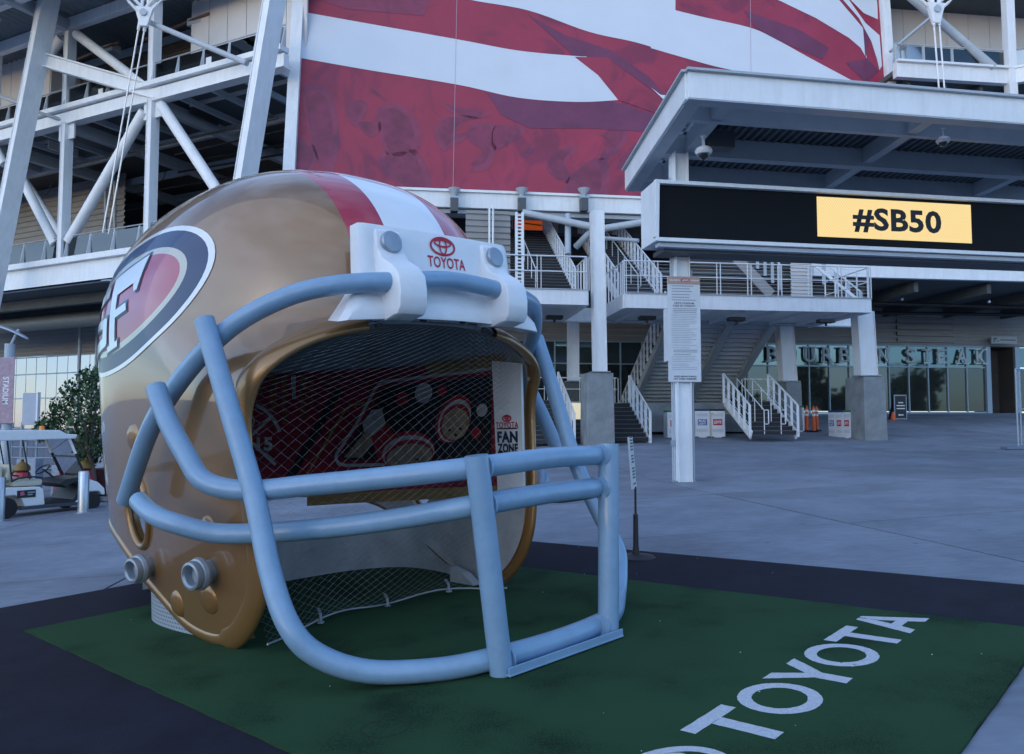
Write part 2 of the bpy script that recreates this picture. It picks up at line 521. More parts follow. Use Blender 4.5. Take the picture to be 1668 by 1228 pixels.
# TOYOTA painted on the turf: letters read from the front (-F0 is up)
TH = .022
pT = fl(gp(1190, 1183)); pA = fl(gp(1450, 1030))
def strokes(ch):
    O = [(.5 + .5 * math.cos(k * PI / 16), .5 + .5 * math.sin(k * PI / 16)) for k in range(33)]
    return O
def letter(ch, u, w, wd, ht, name='painted_letter'):
    S_ = .19
    def mp2(x, y): return wf(u + x * wd + random.uniform(-.0018, .0018), w + y * ht + random.uniform(-.0018, .0018), TH)
    bm = bmesh.new()
    def poly(*ps): bm.faces.new([bm.verts.new((p[0], p[1], 0)) for p in ps])
    if ch == 'T':
        poly((0, 1), (0, .8), (1, .8), (1, 1)); poly((.38, .8), (.38, 0), (.62, 0), (.62, .8))
    elif ch == 'O':
        n = 28
        for k in range(n):
            a1, a2 = 2 * PI * k / n, 2 * PI * (k + 1) / n
            f_ = lambda a_, r_: (.5 + (.5 - r_ * .9) * math.cos(a_), .5 + (.52 - r_) * math.sin(a_))
            poly(f_(a1, 0), f_(a2, 0), f_(a2, .18), f_(a1, .18))
    elif ch == 'Y':
        poly((0, 1), (.4, .42), (.62, .42), (.27, 1)); poly((1, 1), (.73, 1), (.505, .62), (.62, .42)); poly((.39, .42), (.39, 0), (.62, 0), (.62, .42))
    elif ch == 'A':
        poly((0, 0), (.24, 0), (.34, .24), (.5, .72), (.5, 1), (.38, 1)); poly((1, 0), (.76, 0), (.66, .24), (.5, .72), (.5, 1), (.62, 1)); poly((.34, .24), (.66, .24), (.60, .42), (.40, .42))
    bmesh.ops.remove_doubles(bm, verts=bm.verts, dist=1e-4)
    return _cut(bm, .07, mp2, name, TLET, mat_root)
# measured letter anchors (pixel of the lower left corner direction): fit a line in mat space
lp = [('T', (1105, 1195), (1185, 1157), (1262, 1210)), ]
q_TL, q_TR = fl(gp(1108, 1196)), fl(gp(1186, 1158))      # the T's crossbar, left and right top corners
q_bot = fl(gp(1268, 1205)); q_A = fl(gp(1515, 1012)); 
LETTERS = dict(TL=q_TL, TR=q_TR, bot=q_bot, A=q_A)
ROW = [('T', .02, .43), ('O', .50, .49), ('Y', .97, .46), ('O', 1.43, .49), ('T', 1.90, .43), ('A', 2.37, .47)]
for ch, c_, wd in ROW: letter(ch, c_ - wd / 2, -1.86, wd, .42)
em = MB()
def ringq(mb, cx, cy, rx, ry, t_, f_, n=32):
    for k in range(n):
        a1, a2 = 2 * PI * k / n, 2 * PI * (k + 1) / n
        p = lambda a_, s_: f_(cx + (rx - s_) * math.cos(a_), cy + (ry - s_) * math.sin(a_))
        mb.quad(p(a1, 0), p(a2, 0), p(a2, t_), p(a1, t_))
ff = lambda x, y: wf(x, y, TH)
ringq(em, -.66, -1.68, .36, .26, .06, ff); ringq(em, -.66, -1.59, .24, .10, .045, ff); ringq(em, -.66, -1.68, .11, .24, .045, ff)
ms_ = MB(); ringq(ms_, *fl(gp(627, 1192)), .13, .13, .012, lambda x, y: wf(x, y, TH - .0005), 28); ms_.build('ring_mark', mat('dull_turf_mark', (.008, .026, .012), .9, var=.2), mat_root, recalc=False)
em.build('painted_emblem', TLET, mat_root, recalc=False)
# ---------------------------------------------------------------- giant helmet, in its own frame: x forward, y to its left, z up
yw = math.radians(4)
HS = S0 * math.cos(yw) + F0 * math.sin(yw)
HF = F0 * math.cos(yw) - S0 * math.sin(yw)
HO = (gp(812, 1093) + gp(988, 1033)) / 2 - HS * .08
HM = Matrix(((HF.x, HS.x, N0.x, HO.x), (HF.y, HS.y, N0.y, HO.y), (HF.z, HS.z, N0.z, HO.z), (0, 0, 0, 1)))
HMI = HM.inverted()
helm = thing('giant_football_helmet', 'giant gold football helmet with red and white stripes and blue grey facemask on turf', 'helmet sculpture', HO, local=True)
helm.matrix_world = HM
HL = lambda P: HMI @ P
CL_ = HL(CAM)
FC, AF, AB_, HB, HC, CU, CLO, EN = -3.5, 2.4, 2.35, 1.60, 2.4, 1.69, 4.2, 2.45
def axes(f_, h_): return ((AF + .65 * sm(2.55 - h_, 0, .6)) if f_ > FC else AB_), (CU if h_ > HC else CLO)
def PX(f_, h_): return EN + (1.6 * sm(2.55 - h_, 0, .6) if f_ > FC else 0)
def sideS(f_, h_, k=1.0, off=0):
    a, c = axes(f_, h_)
    v = 1 - abs((f_ - FC) / (a * k)) ** PX(f_, h_) - abs((h_ - HC) / (c * k)) ** EN
    return (HB * k) * max(v, 0) ** (1 / EN) + off
def frontF(s_, h_, k=1.0):
    c = CU if h_ > HC else CLO
    v = 1 - abs(s_ / (HB * k)) ** EN - abs((h_ - HC) / (c * k)) ** EN
    return FC + AF * k * max(v, 0) ** (1 / EN)
def imp(P, k=1.0):
    a, c = axes(P.x, P.z)
    return abs((P.x - FC) / (a * k)) ** PX(P.x, P.z) + abs(P.y / (HB * k)) ** EN + abs((P.z - HC) / (c * k)) ** EN - 1
def hits(px, py, k=1.0):
    d = n_(HL(CAM + ray(px, py)) - CL_)
    res = []; pv = None; t = 2.5
    while t < 12:
        v = imp(CL_ + d * t, k)
        if pv is not None and (v < 0) != (pv < 0):
            lo, hi = t - .04, t
            for _ in range(12):
                m = (lo + hi) / 2
                if (imp(CL_ + d * m, k) < 0) == (pv < 0): lo = m
                else: hi = m
            res.append(CL_ + d * lo)
        pv = v; t += .04
    return res
# paint: gold with the two red and one white stripe printed along the crown
GOLD = mat('gold_helmet_paint', (.27, .145, .055), .40, metal=.32, coat=1.0, var=.04, scale=1.2, coatr=.03)
GOLD.node_tree.nodes['Principled BSDF'].inputs['Coat IOR'].default_value = 1.65
def dusty(m, lo, hi, sc):
    t = m.node_tree; b = t.nodes['Principled BSDF']; tx = t.nodes.new('ShaderNodeTexCoord'); n = t.nodes.new('ShaderNodeTexNoise'); n.inputs['Scale'].default_value = sc; n.inputs['Detail'].default_value = 9; n.inputs['Roughness'].default_value = .75
    r = t.nodes.new('ShaderNodeMapRange'); r.inputs['From Min'].default_value = .45; r.inputs['From Max'].default_value = .7; r.inputs['To Min'].default_value = lo; r.inputs['To Max'].default_value = hi
    t.links.new(tx.outputs['Object'], n.inputs['Vector']); t.links.new(n.outputs['Fac'], r.inputs['Value']); t.links.new(r.outputs['Result'], b.inputs['Coat Roughness'])
dusty(GOLD, .015, .13, 5)
t = GOLD.node_tree; b = t.nodes['Principled BSDF']
src = b.inputs['Base Color'].links[0].from_socket
tx = t.nodes.new('ShaderNodeTexCoord'); sx = t.nodes.new('ShaderNodeSeparateXYZ'); ab = t.nodes.new('ShaderNodeMath'); ab.operation = 'ABSOLUTE'
t.links.new(tx.outputs['Object'], sx.inputs['Vector']); t.links.new(sx.outputs['Y'], ab.inputs[0])
def stripe(src_, lim, col):
    lt = t.nodes.new('ShaderNodeMath'); lt.operation = 'LESS_THAN'; lt.inputs[1].default_value = lim
    m = t.nodes.new('ShaderNodeMix'); m.data_type = 'RGBA'; m.inputs['B'].default_value = (*col, 1)
    t.links.new(ab.outputs['Value'], lt.inputs[0]); t.links.new(lt.outputs['Value'], m.inputs['Factor']); t.links.new(src_, m.inputs['A'])
    return m.outputs['Result'], lt.outputs['Value']
o1, f1 = stripe(src, .62, (.40, .012, .035))
o2, f2 = stripe(o1, .31, (.80, .82, .84))
t.links.new(o2, b.inputs['Base Color'])
iv = t.nodes.new('ShaderNodeMath'); iv.operation = 'MULTIPLY_ADD'; iv.inputs[1].default_value = -.30; iv.inputs[2].default_value = .30
t.links.new(f1, iv.inputs[0]); t.links.new(iv.outputs['Value'], b.inputs['Metallic'])
GOLD2 = mat('gold_trim_paint', (.30, .165, .06), .36, metal=.45, coat=.7, var=.05, scale=2)
INNER = mat('pale_primer_interior', (.42, .46, .50), .7, var=.15, scale=2.5, bump=.2, bscale=10)

def sellip(k, nu=150, nv=100):
    vs = []; fs = []
    def hit_r(d):
        lo, hi = 0.2, 1.6
        for _ in range(22):
            m = (lo + hi) / 2
            if imp(Vector((FC, 0, HC)) + d * m, k) < 0: lo = m
            else: hi = m
        return Vector((FC, 0, HC)) + d * lo
    for i in range(1, nv):
        ph = -PI / 2 + PI * i / nv
        for j in range(nu):
            th = 2 * PI * j / nu
            x, y, z = math.cos(ph) * math.cos(th), math.cos(ph) * math.sin(th), math.sin(ph)
            vs.append(hit_r(Vector((x * 2.7, y * 1.7, z * (CLO if z < 0 else CU)))))
    for i in range(nv - 2):
        for j in range(nu):
            j2 = (j + 1) % nu
            fs.append((i * nu + j, i * nu + j2, (i + 1) * nu + j2, (i + 1) * nu + j))
    vs += [(FC, 0, HC - CLO * k), (FC, 0, HC + CU * k)]
    b_, t_ = len(vs) - 2, len(vs) - 1
    for j in range(nu):
        j2 = (j + 1) % nu
        fs.append((b_, j2, j)); fs.append((t_, (nv - 2) * nu + j, (nv - 2) * nu + j2))
    return MB().add(vs, fs)
# opening outline seen from the side (x forward, z up), from the brow back and down to the jaw, then along the lower rim
OPEN = [(-1.10, 2.42), (-1.15, 2.39), (-1.23, 2.30), (-1.31, 2.15), (-1.42, 1.98), (-1.50, 1.81), (-1.53, 1.62), (-1.52, 1.36), (-1.49, 1.07), (-1.49, .77), (-1.53, .55),
        (-1.66, .33), (-1.9, .13), (-2.22, .06)]
LOW = [(-2.69, .11), (-3.14, .28), (-3.45, .40), (-3.8, .58), (-4.3, .74), (-5.0, .82), (-5.9, .85)]
sp_open = spline([(x, 0, z) for x, z in OPEN + LOW], 5)
prof = [(p.x, p.z) for p in sp_open]
K_IN = .955
outer = sellip(1.0).build('shell', GOLD, None)
inner = sellip(K_IN).build('cut_inner', GOLD, None)
cut = MB().prism([(p[0], -3, p[1]) for p in ([(1, 2.42)] + prof + [(-7, .85), (-7, -3), (1, -3)])], (0, 6, 0)).build('cut_open', GOLD, None)
ear = MB().add(*(lambda n: ([(-3.36 + .24 * math.cos(2 * PI * k / n), y, 1.0 + .31 * math.sin(2 * PI * k / n)) for y in (-3, 3) for k in range(n)],
      [tuple(reversed(range(n))), tuple(range(n, 2 * n))] + [(k, (k + 1) % n, (k + 1) % n + n, k + n) for k in range(n)]))(24)).build('cut_ear', GOLD, None)
for c in (inner, cut, ear):
    md = outer.modifiers.new('b', 'BOOLEAN'); md.operation = 'DIFFERENCE'; md.object = c; md.solver = 'EXACT'
bpy.context.view_layer.update()
dg = bpy.context.evaluated_depsgraph_get()
me = bpy.data.meshes.new_from_object(outer.evaluated_get(dg))
for o in (outer, inner, cut, ear): bpy.data.objects.remove(o)
me.materials.clear(); me.materials.append(GOLD); me.materials.append(INNER); me.materials.append(GOLD2)
for p in me.polygons:
    v = imp(Vector(p.center)); p.use_smooth = True
    p.material_index = 0 if v > -.02 else (1 if v < -.08 else 2)
me.set_sharp_from_angle(angle=math.radians(35))
shell = bpy.data.objects.new('shell', me); COL.objects.link(shell); shell.parent = helm
# rolled edge round the opening and the lower rim
for sg in (-1, 1):
    pts = []
    for f_, h_ in prof[4:]:
        s_ = sideS(f_, h_, .985)
        if s_ > .2: pts.append(Vector((f_, sg * s_, h_)))
    # brow half
    br = [Vector((frontF(s_, 2.40, .985), sg * s_, 2.40)) for s_ in [i * .06 for i in range(5, 12)]]
    pts = [p for p in br if p.x > pts[0].x + .03] + pts
    m_ = MB()
    ring = []
    for i, p in enumerate(pts):
        tn = n_(pts[min(i + 1, len(pts) - 1)] - pts[max(i - 1, 0)])
        e = 1e-3
        gr = Vector((imp(p + Vector((e, 0, 0))) - imp(p - Vector((e, 0, 0))), imp(p + Vector((0, e, 0))) - imp(p - Vector((0, e, 0))), imp(p + Vector((0, 0, e))) - imp(p - Vector((0, 0, e)))))
        gr = n_(gr); gr = n_(gr - tn * gr.dot(tn)); sd = tn.cross(gr)
        wd_ = .105 if i < len(pts) * .62 else .06
        ring.append([p + gr * (.045 * math.cos(a)) + sd * (wd_ * math.sin(a)) for a in [2 * PI * k / 12 for k in range(12)]])
    vs = [v for r_ in ring for v in r_]
    m_.add(vs, [(i * 12 + k, i * 12 + (k + 1) % 12, (i + 1) * 12 + (k + 1) % 12, (i + 1) * 12 + k) for i in range(len(ring) - 1) for k in range(12)])
    m_.build('edge_roll', GOLD2, helm, smooth=80)
    # lip round the ear hole
    er = []
    for k in range(28):
        a = 2 * PI * k / 28; f_, h_ = -3.36 + .25 * math.cos(a), 1.0 + .32 * math.sin(a)
        er.append(Vector((f_, sg * (sideS(f_, h_) + .0), h_)))
    MB().tube(er, .035, 8, closed=True).build('ear_hole_lip', GOLD2, helm, smooth=80)
# side emblem, both sides
DK = mat('emblem_black_blue', (.006, .026, .095), .4, coat=.35, var=0); RD = mat('emblem_red', (.42, .012, .05), .35, coat=.9, var=0)
TN = mat('emblem_pale_gold', (.55, .52, .42), .35, coat=.8, var=0); WH = mat('emblem_white', (.82, .83, .85), .35, coat=.9, var=0)
EC = (-3.65, 2.82)
TL_ = math.radians(6)
def ecp(x, y): return EC[0] + x * math.cos(TL_) - y * math.sin(TL_) * .4, EC[1] + x * math.sin(TL_) + y
def ring_e(w0_, w1_, off, m, sg, name):
    """annulus between insets w0_ and w1_ (metres from the outer edge); w1_=None fills to the centre"""
    n = 56; q = 5 if w1_ is not None else 9; rows = []
    for i in range(q + 1):
        row = []
        for k in range(n + 1):
            a = 2 * PI * k / n
            if w1_ is None:
                z = 1 - i / q * .999; rx, ry = (1.56 - w0_ * 1.2) * z, (.585 - w0_ * .72) * z
            else:
                w = w0_ + (w1_ - w0_) * i / q; rx, ry = 1.56 - w * 1.2, .585 - w * .72
            f_, h_ = ecp(rx * math.cos(a), ry * math.sin(a))
            row.append(Vector((f_, sg * sideS(f_, h_, 1, off), h_)))
        rows.append(row)
    MB().grid(rows).build(name, m, shell, smooth=80)
for sg in (-1, 1):
    ring_e(0, .055, .006, WH, sg, 'emblem_white_rim'); ring_e(.055, .25, .006, DK, sg, 'emblem_dark_band'); ring_e(.25, .325, .006, TN, sg, 'emblem_pale_band'); ring_e(.325, None, .006, RD, sg, 'emblem_field')
    # interlocked S and F
    Fp = [[(.0, -.34), (.14, -.34), (.14, .34), (.0, .34)], [(.14, .22), (.62, .22), (.56, .04), (.50, .04), (.47, .13), (.14, .13)][:6], [(.14, .34), (.66, .34), (.62, .22), (.14, .22)], [(.14, -.02), (.36, -.02), (.38, -.1), (.14, -.1)], [(-.06, -.34), (-.06, -.40), (.20, -.40), (.20, -.34)]]
    Sp = [[(-.62, .30), (-.1, .30), (-.1, .19), (-.52, .19)], [(-.66, .26), (-.52, .26), (-.52, .0), (-.66, .04)], [(-.66, .05), (-.1, -.02), (-.1, -.12), (-.60, -.04)], [(-.22, -.02), (-.08, -.04), (-.08, -.30), (-.22, -.26)], [(-.68, -.2), (-.1, -.2), (-.1, -.31), (-.68, -.31)]]
    for nm, pl in (('emblem_letter_f', Fp), ('emblem_letter_s', Sp)):
        for off, mm, gw in ((.011, DK, .025), (.016, WH, 0)):
            q = []
            for p in pl:
                cx_ = sum(a for a, _ in p) / len(p); cy_ = sum(b_ for _, b_ in p) / len(p)
                q.append([(a + math.copysign(gw, a - cx_), c_ + math.copysign(gw, c_ - cy_)) for a, c_ in p])
            arr_poly(q, .09, lambda x, y, sg=sg, off=off: (lambda q: Vector((q[0], sg * sideS(q[0], q[1], 1, off), q[1])))(ecp(x * 1.25 - .25, y * .92)), nm, mm, shell)
# ---- facemask
R_ = .071
def both(pts): return [Vector((-0, 0, 0)) + Vector(p) for p in pts]
def sym(half):  # half listed from centre outwards with s>0
    L = [Vector((x, -y, z)) for x, y, z in reversed(half)]
    Rr = [Vector((x, y, z)) for x, y, z in half if y > 0]
    return L + Rr
U = [(-.83, 0, 2.72), (-.78, .5, 2.665), (-.92, .92, 2.63), (-1.14, 1.2, 2.57), (-1.42, 1.45, 2.42), (-1.72, 1.60, 2.22), (-2.1, 1.70, 1.95), (-2.45, 1.76, 1.65), (-2.95, 1.78, 1.12)]
Vb = [(.10, 0, 1.34), (.03, .6, 1.32), (-.42, 1.0, 1.28), (-.85, 1.30, 1.25), (-1.2, 1.56, 1.23), (-1.44, 1.74, 1.30), (-1.60, 1.80, 1.48), (-1.78, 1.85, 1.72), (-1.95, 1.87, 1.97)]
H2 = [(.08, 0, 1.10), (.02, .58, 1.08), (-.40, .80, 1.01), (-.85, 1.05, .95), (-1.28, 1.36, .92), (-1.58, 1.62, .93), (-1.78, 1.84, 1.02), (-2.0, 1.90, 1.08), (-2.32, 1.88, 1.15)]
Nb = [(.07, 0, .10), (.02, .52, .10), (-.12, .86, .09), (-.36, 1.21, .12), (-.53, 1.46, .25), (-.64, 1.58, .44), (-.84, 1.59, .74), (-1.08, 1.57, 1.22), (-1.34, 1.62, 1.85), (-1.58, 1.66, 2.42)]
for nm, hf in (('brow_bar', U), ('upper_mask_bar', Vb), ('lower_mask_bar', H2), ('chin_mask_bar', Nb)):
    MB().tube(spline(sym(hf), 7), R_, 20).build(nm, MASKB, helm, smooth=50)
for sg in (-1, 1):
    MB().tube([(.10, sg * .525, .02), (.10, sg * .65, 1.40)], .076, 20).build('mask_upright', MASKB, helm, smooth=50)
    for h_, s_ in ((1.32, .64), (1.08, .62), (.10, .53)):
        MB().tube([(.085, sg * (s_ - .062), h_), (.085, sg * (s_ - .075), h_)], .083, 16).build('weld_bead', MASKB, helm, smooth=50)
fp = MB(); fp.box((.13, 0, .035), (.17, 1.12, .012)); fp.box((.205, 0, .06), (.012, 1.12, .05))
fp.build('foot_plate', MASKB, helm, bevel=.003)
for s_ in (-.36, 0.1, .4): MB().lathe([(.016, 0), (.016, .012), (.010, .018)], (.15, s_, .04), (0, 0, 1), 8).build('anchor_bolt', GALV, helm)
# ---- brow pad
def padpt(u, v):      # u -1..1 across, v 0 (bottom) .. 1 (top)
    hw = .77 - .04 * v + .20 * max(0, (.42 - v) / .42) ** 1.2; h_ = 2.44 + .68 * v - .05 * u * u * (1 - v) * 1.0 + .0 * u * u * v
    s_ = u * hw
    base = Vector((-.99 - .02 * u * u - .04 * v, s_, h_))
    return base
pm = MB()
outl = []
for i in range(13):
    v = i / 12; row = []
    for j in range(33):
        u = -1 + 2 * j / 32
        p = padpt(u, v); e = min(1, (1 - abs(u)) / .06); e2 = min(1, min(v, 1 - v) / .08)
        th = .075 + .12 * max(0, (.36 - v) / .36) ** 1.2
        k = (1 - (1 - e) ** 2) * .35 + .65
        d = n_(Vector((1, u * .25, 0)))
        row.append(p + d * th * k * (1 if e2 >= 1 else .75 + .25 * e2) + Vector((0, 0, -.03 * max(0, (.2 - v) / .2))))
    outl.append(row)
inn = [[(lambda p: Vector((p.x - .08, p.y, p.z)))(padpt(-1 + 2 * j / 32, i / 12)) for j in range(33)] for i in range(13)]
pm.grid(outl); pm.grid(inn)
def rimstrip(mb, a, b_):
    mb.add(list(a) + list(b_), [(k, k + 1, k + 1 + len(a), k + len(a)) for k in range(len(a) - 1)])
rimstrip(pm, outl[0], inn[0]); rimstrip(pm, outl[-1], inn[-1]); rimstrip(pm, [r[0] for r in outl], [r[0] for r in inn]); rimstrip(pm, [r[-1] for r in outl], [r[-1] for r in inn])
PAD = pm.build('brow_pad', WHITE2, helm, smooth=50)
def padS(x, y, off=.08):      # x across (positive to the viewer's right), y height above 2.36
    v = (y - .08) / .68; hw = .77 - .04 * v
    p = padpt(x / hw, v); d = n_(Vector((1, x / hw * .25, 0)))
    return p + d * (off)
text_on('TOYOTA', lambda x, y: padS(x, y), 'pad_lettering', REDP, PAD, width=.37, height=.085, bold=.015, cell=.05, cx=.03, cy=.525)
def ring_pad(cx, cy, rx, ry, w_):
    mm = MB(); ringq(mm, cx, cy, rx, ry, w_, lambda x, y: padS(x, y, .081), 28); return mm
e_ = ring_pad(.0, .655, .125, .078, .018)
ringq(e_, .0, .68, .086, .034, .015, lambda x, y: padS(x, y, .083), 24); ringq(e_, .0, .657, .040, .072, .014, lambda x, y: padS(x, y, .085), 24)
e_.build('pad_emblem', REDP, PAD, recalc=False)
# ---- strap clips holding the brow bar
for sg in (-1, 1):
    c = MB(); W_ = .122
    pr_ = [(-.97, 3.09, .80), (-.925, 3.06, .93), (-.91, 2.93, 1), (-.85, 2.84, 1), (-.73, 2.77, 1), (-.655, 2.69, 1), (-.64, 2.58, 1), (-.65, 2.46, 1), (-.69, 2.41, 1), (-.82, 2.385, .96)]
    fr, bk = [], []
    for k, (f_, h_, ww) in enumerate(pr_):
        r1, r2 = [], []
        for u in (-1, -.93, -.5, 0, .5, .93, 1):
            s_ = sg * (.52 + .0 * k) + u * W_ * ww
            bx_ = min(f_ - .06, -1.02) if k < 3 else -1.02
            r1.append(Vector((f_ - (.045 if abs(u) == 1 else .008 if abs(u) == .93 else 0) - abs(s_) * .06 + .03, s_, h_)))
            r2.append(Vector((min(bx_, r1[-1].x - .05), s_, min(h_, 3.04) if k < 9 else 2.40)))
        fr.append(r1); bk.append(r2)
    c.grid(fr); c.grid(bk)
    rimstrip(c, fr[0], bk[0]); rimstrip(c, fr[-1], bk[-1]); rimstrip(c, [r[0] for r in fr], [r[0] for r in bk]); rimstrip(c, [r[-1] for r in fr], [r[-1] for r in bk])
    bm = None
    clip = c.build('mask_clip', WHITE2, helm, smooth=50, bevel=.012)
    md = clip.modifiers.new('w', 'WELD'); clip.modifiers.move(1, 0)
    MB().lathe([(.085, -.05), (.088, .02), (.078, .035), (.04, .04), (.0, .04)], Vector((-.915, sg * .52, 2.975)), (1, sg * .06, .16), 24).build('clip_bolt', GALV, clip, smooth=30)
# ---- jaw hardware, near and far side
for sg in (-1, 1):
    for f_, h_ in ((-3.25, .52), (-2.04, .60)):
        p = Vector((f_, sg * sideS(f_, h_), h_))
        k = MB().lathe([(.085, -.05), (.085, .06), (.115, .07), (.123, .095), (.115, .12), (.102, .125), (.108, .145), (.102, .175), (.085, .18), (.072, .165), (.068, .11), (.03, .105), (.03, .13), (0, .13)], p, (.25, sg, -.05), 28)
        k.build('jaw_knob', GALV, helm, smooth=35)
    for f_, h_, r_ in ((-2.72, .27, .11), (-2.12, .38, .115), (-1.98, .93, .09), (-3.3, 1.62, .12)):
        p = Vector((f_, sg * (sideS(f_, h_) - .005), h_))
        MB().lathe([(r_, -.04), (r_, .008), (r_ * .85, .022), (r_ * .5, .03), (0, .032)], p, (.2, sg, -.08), 24).build('blind_rivet', GOLD2, helm, smooth=35)
# ---- interior: printed mural band, side sign, net, skirt
def ipt(px, py, k=.93):
    for kk in (k, k + .01, .95, .97, 1.0):
        r_ = hits(px, py, kk)
        if r_: return r_[-1]
    return HL(atY(px, py, 9.0))
def I2(k): return lambda x, y: ipt(x, y, k)
topm = lambda x: 612 - (x - 385) * .055
botm = lambda x: 812 - (x - 385) * .055 + ((x - 600) / 220) ** 2 * 3
MUR = mat('mural_dark_red_print', (.30, .014, .04), .75, var=.25, scale=1.5)
m_ = MB(); m_.grid([[ipt(372 + 440 * j / 40, topm(372 + 440 * j / 40) * (1 - i / 10) + botm(372 + 440 * j / 40) * i / 10, .935) for j in range(41)] for i in range(11)])
MURAL = m_.build('mural', MUR, helm, smooth=80, recalc=False)
MGOLD = mat('mural_gold_print', (.32, .22, .08), .7, var=.15); MGREY = mat('mural_pale_print', (.45, .46, .48), .7, var=.1); MBLK = mat('mural_black_print', (.012, .012, .014), .7, var=0)
MORG = mat('mural_orange_glow_print', (.30, .085, .03), .7, var=.4, scale=8); MRED = mat('mural_bright_red_print', (.38, .02, .035), .7, var=.1); MTAN = mat('mural_tan_print', (.40, .30, .20), .7, var=.2, scale=10)
def mp_(poly, m, k, nm='mural_print', cell=14): return arr_poly(poly, cell, I2(k), nm, m, MURAL)
# dark band below the mural in gold, and top right gold
m2 = MB(); m2.grid([[ipt(500 + 350 * j / 30, botm(500 + 350 * j / 30) + i * 6, .937) for j in range(31)] for i in range(4)]); m2.build('mural_base_band', MGOLD, MURAL, smooth=80, recalc=False)
mp_([(690, 592), (820, 575), (820, 602), (700, 615)], MGOLD, .931)
def strokep(pts, w_):
    out_ = []
    for i in range(len(pts) - 1):
        (x0, y0), (x1, y1) = pts[i], pts[i + 1]; L_ = math.hypot(x1 - x0, y1 - y0); nx, ny = -(y1 - y0) / L_ * w_ / 2, (x1 - x0) / L_ * w_ / 2
        ex, ey = (x1 - x0) / L_ * w_ * .25, (y1 - y0) / L_ * w_ * .25
        out_.append([(x0 + nx - ex, y0 + ny - ey), (x1 + nx + ex, y1 + ny + ey), (x1 - nx + ex, y1 - ny + ey), (x0 - nx - ex, y0 - ny - ey)])
    return out_
for k, (x0, wd_, y1) in enumerate(((403, 12, 655), (420, 9, 640), (438, 14, 670), (458, 10, 690), (474, 8, 650), (488, 12, 685), (505, 6, 660))):
    mp_([(x0, 612), (x0 + wd_, 611), (x0 + wd_ - 1, y1), (x0 + 2, y1)], MORG if k % 2 else MGREY if k in (0, 4) else MORG, .933)
mp_([(548, 630), (560, 630), (476, 786), (460, 786)], MBLK, .932)
mp_(strokep([(490, 790), (562, 668), (572, 660), (600, 656)], 4), MGOLD, .929)
mp_(strokep([(800, 600), (760, 606), (700, 613), (640, 620), (622, 622), (612, 632), (580, 692), (548, 740), (547, 748), (552, 756), (566, 758), (660, 756), (760, 752)], 5), MGREY, .925)
pic = [(626, 630), (800, 612), (800, 746), (562, 750), (556, 742)]
mp_(pic, MBLK, .930)
mp_([(590, 690), (605, 668), (622, 665), (628, 690), (612, 712), (596, 712)], MGREY, .922)
mp_([(560, 745), (598, 700), (612, 715), (590, 745)], MTAN, .9215)
mp_([(605, 712), (630, 690), (650, 720), (640, 750), (615, 750)], MRED, .9205)
def elp(cx, cy, rx, ry, rot=0, n=22, a0=0, a1=360):
    return [(cx + rx * math.cos(math.radians(a0 + (a1 - a0) * k / n)) * math.cos(rot) - ry * math.sin(math.radians(a0 + (a1 - a0) * k / n)) * math.sin(rot),
             cy + rx * math.cos(math.radians(a0 + (a1 - a0) * k / n)) * math.sin(rot) + ry * math.sin(math.radians(a0 + (a1 - a0) * k / n)) * math.cos(rot)) for k in range(n)]
for (cx_, cy_, rx, ry, ro) in ((663, 735, 46, 33, -.15), (738, 682, 26, 42, .45)):
    mp_(elp(cx_, cy_, rx, ry, ro), MRED, .9195); mp_(elp(cx_ + 2, cy_ + 3, rx * .93, ry * .88, ro), MGREY, .918)
    mp_(elp(cx_ + 3, cy_ + 6, rx * .88, ry * .76, ro), MRED, .9165); mp_(elp(cx_ + 4, cy_ + 9, rx * .82, ry * .64, ro), MTAN, .915)
    for dx, dy in ((-18, 10), (0, 16), (14, 8)): mp_(elp(cx_ + 4 + dx * rx / 46, cy_ + 6 + dy * ry / 33, 2.6, 2.4, 0, 8), MBLK, .9135)
for cx_, cy_, r_ in ((690, 640, 14), (655, 650, 10), (720, 636, 8), (785, 668, 9), (775, 705, 8)): mp_(elp(cx_, cy_, r_, r_ * 1.2, .3), MGREY if r_ in (14, 9) else MRED, .919)
# crossed picks and the number
mp_(strokep([(400, 718), (440, 681)], 5) + strokep([(418, 660), (432, 668), (447, 684), (455, 702)], 6) + strokep([(392, 705), (448, 756)], 5), MGREY, .924)
mp_(elp(404, 686, 11, 12, 0), MGREY, .9235); mp_(elp(404, 686, 8.5, 9, 0), MUR, .9225); mp_(strokep([(398, 682), (410, 682)], 3) + strokep([(403, 686), (410, 686)], 3) + strokep([(399, 692), (406, 692)], 3), MGREY, .9215)
text_on('15', lambda x, y: ipt(431 + x, 723 - y, .924), 'mural_number', MGREY, MURAL, width=26, height=20, bold=.04, cell=7)
# side sign
sgp = [HL(atY(px, py, 8.0)) for px, py in ((801, 588), (848, 592), (853, 800), (811, 812))]
sgp[0] = HL(atY(801, 588, 7.55)); sgp[3] = HL(atY(811, 812, 7.55)); sgp[1] = HL(atY(848, 592, 7.3)); sgp[2] = HL(atY(853, 806, 7.3))
WSIGN = mat('white_sign_board', (.6, .63, .66), .6, var=.04)
nrm = n_((sgp[1] - sgp[0]).cross(sgp[3] - sgp[0]))
if nrm.dot(CL_ - sgp[0]) < 0: nrm = -nrm
SIGN = MB().prism(sgp, -nrm * .03).build('side_sign', WSIGN, helm)
ex = n_((sgp[1] + sgp[2] - sgp[0] - sgp[3])); ey = n_((sgp[0] + sgp[1] - sgp[2] - sgp[3])); sc_ = (sgp[0] + sgp[1] + sgp[2] + sgp[3]) / 4
SH = (sgp[0] - sgp[3]).length; SWD = (sgp[1] - sgp[0]).length
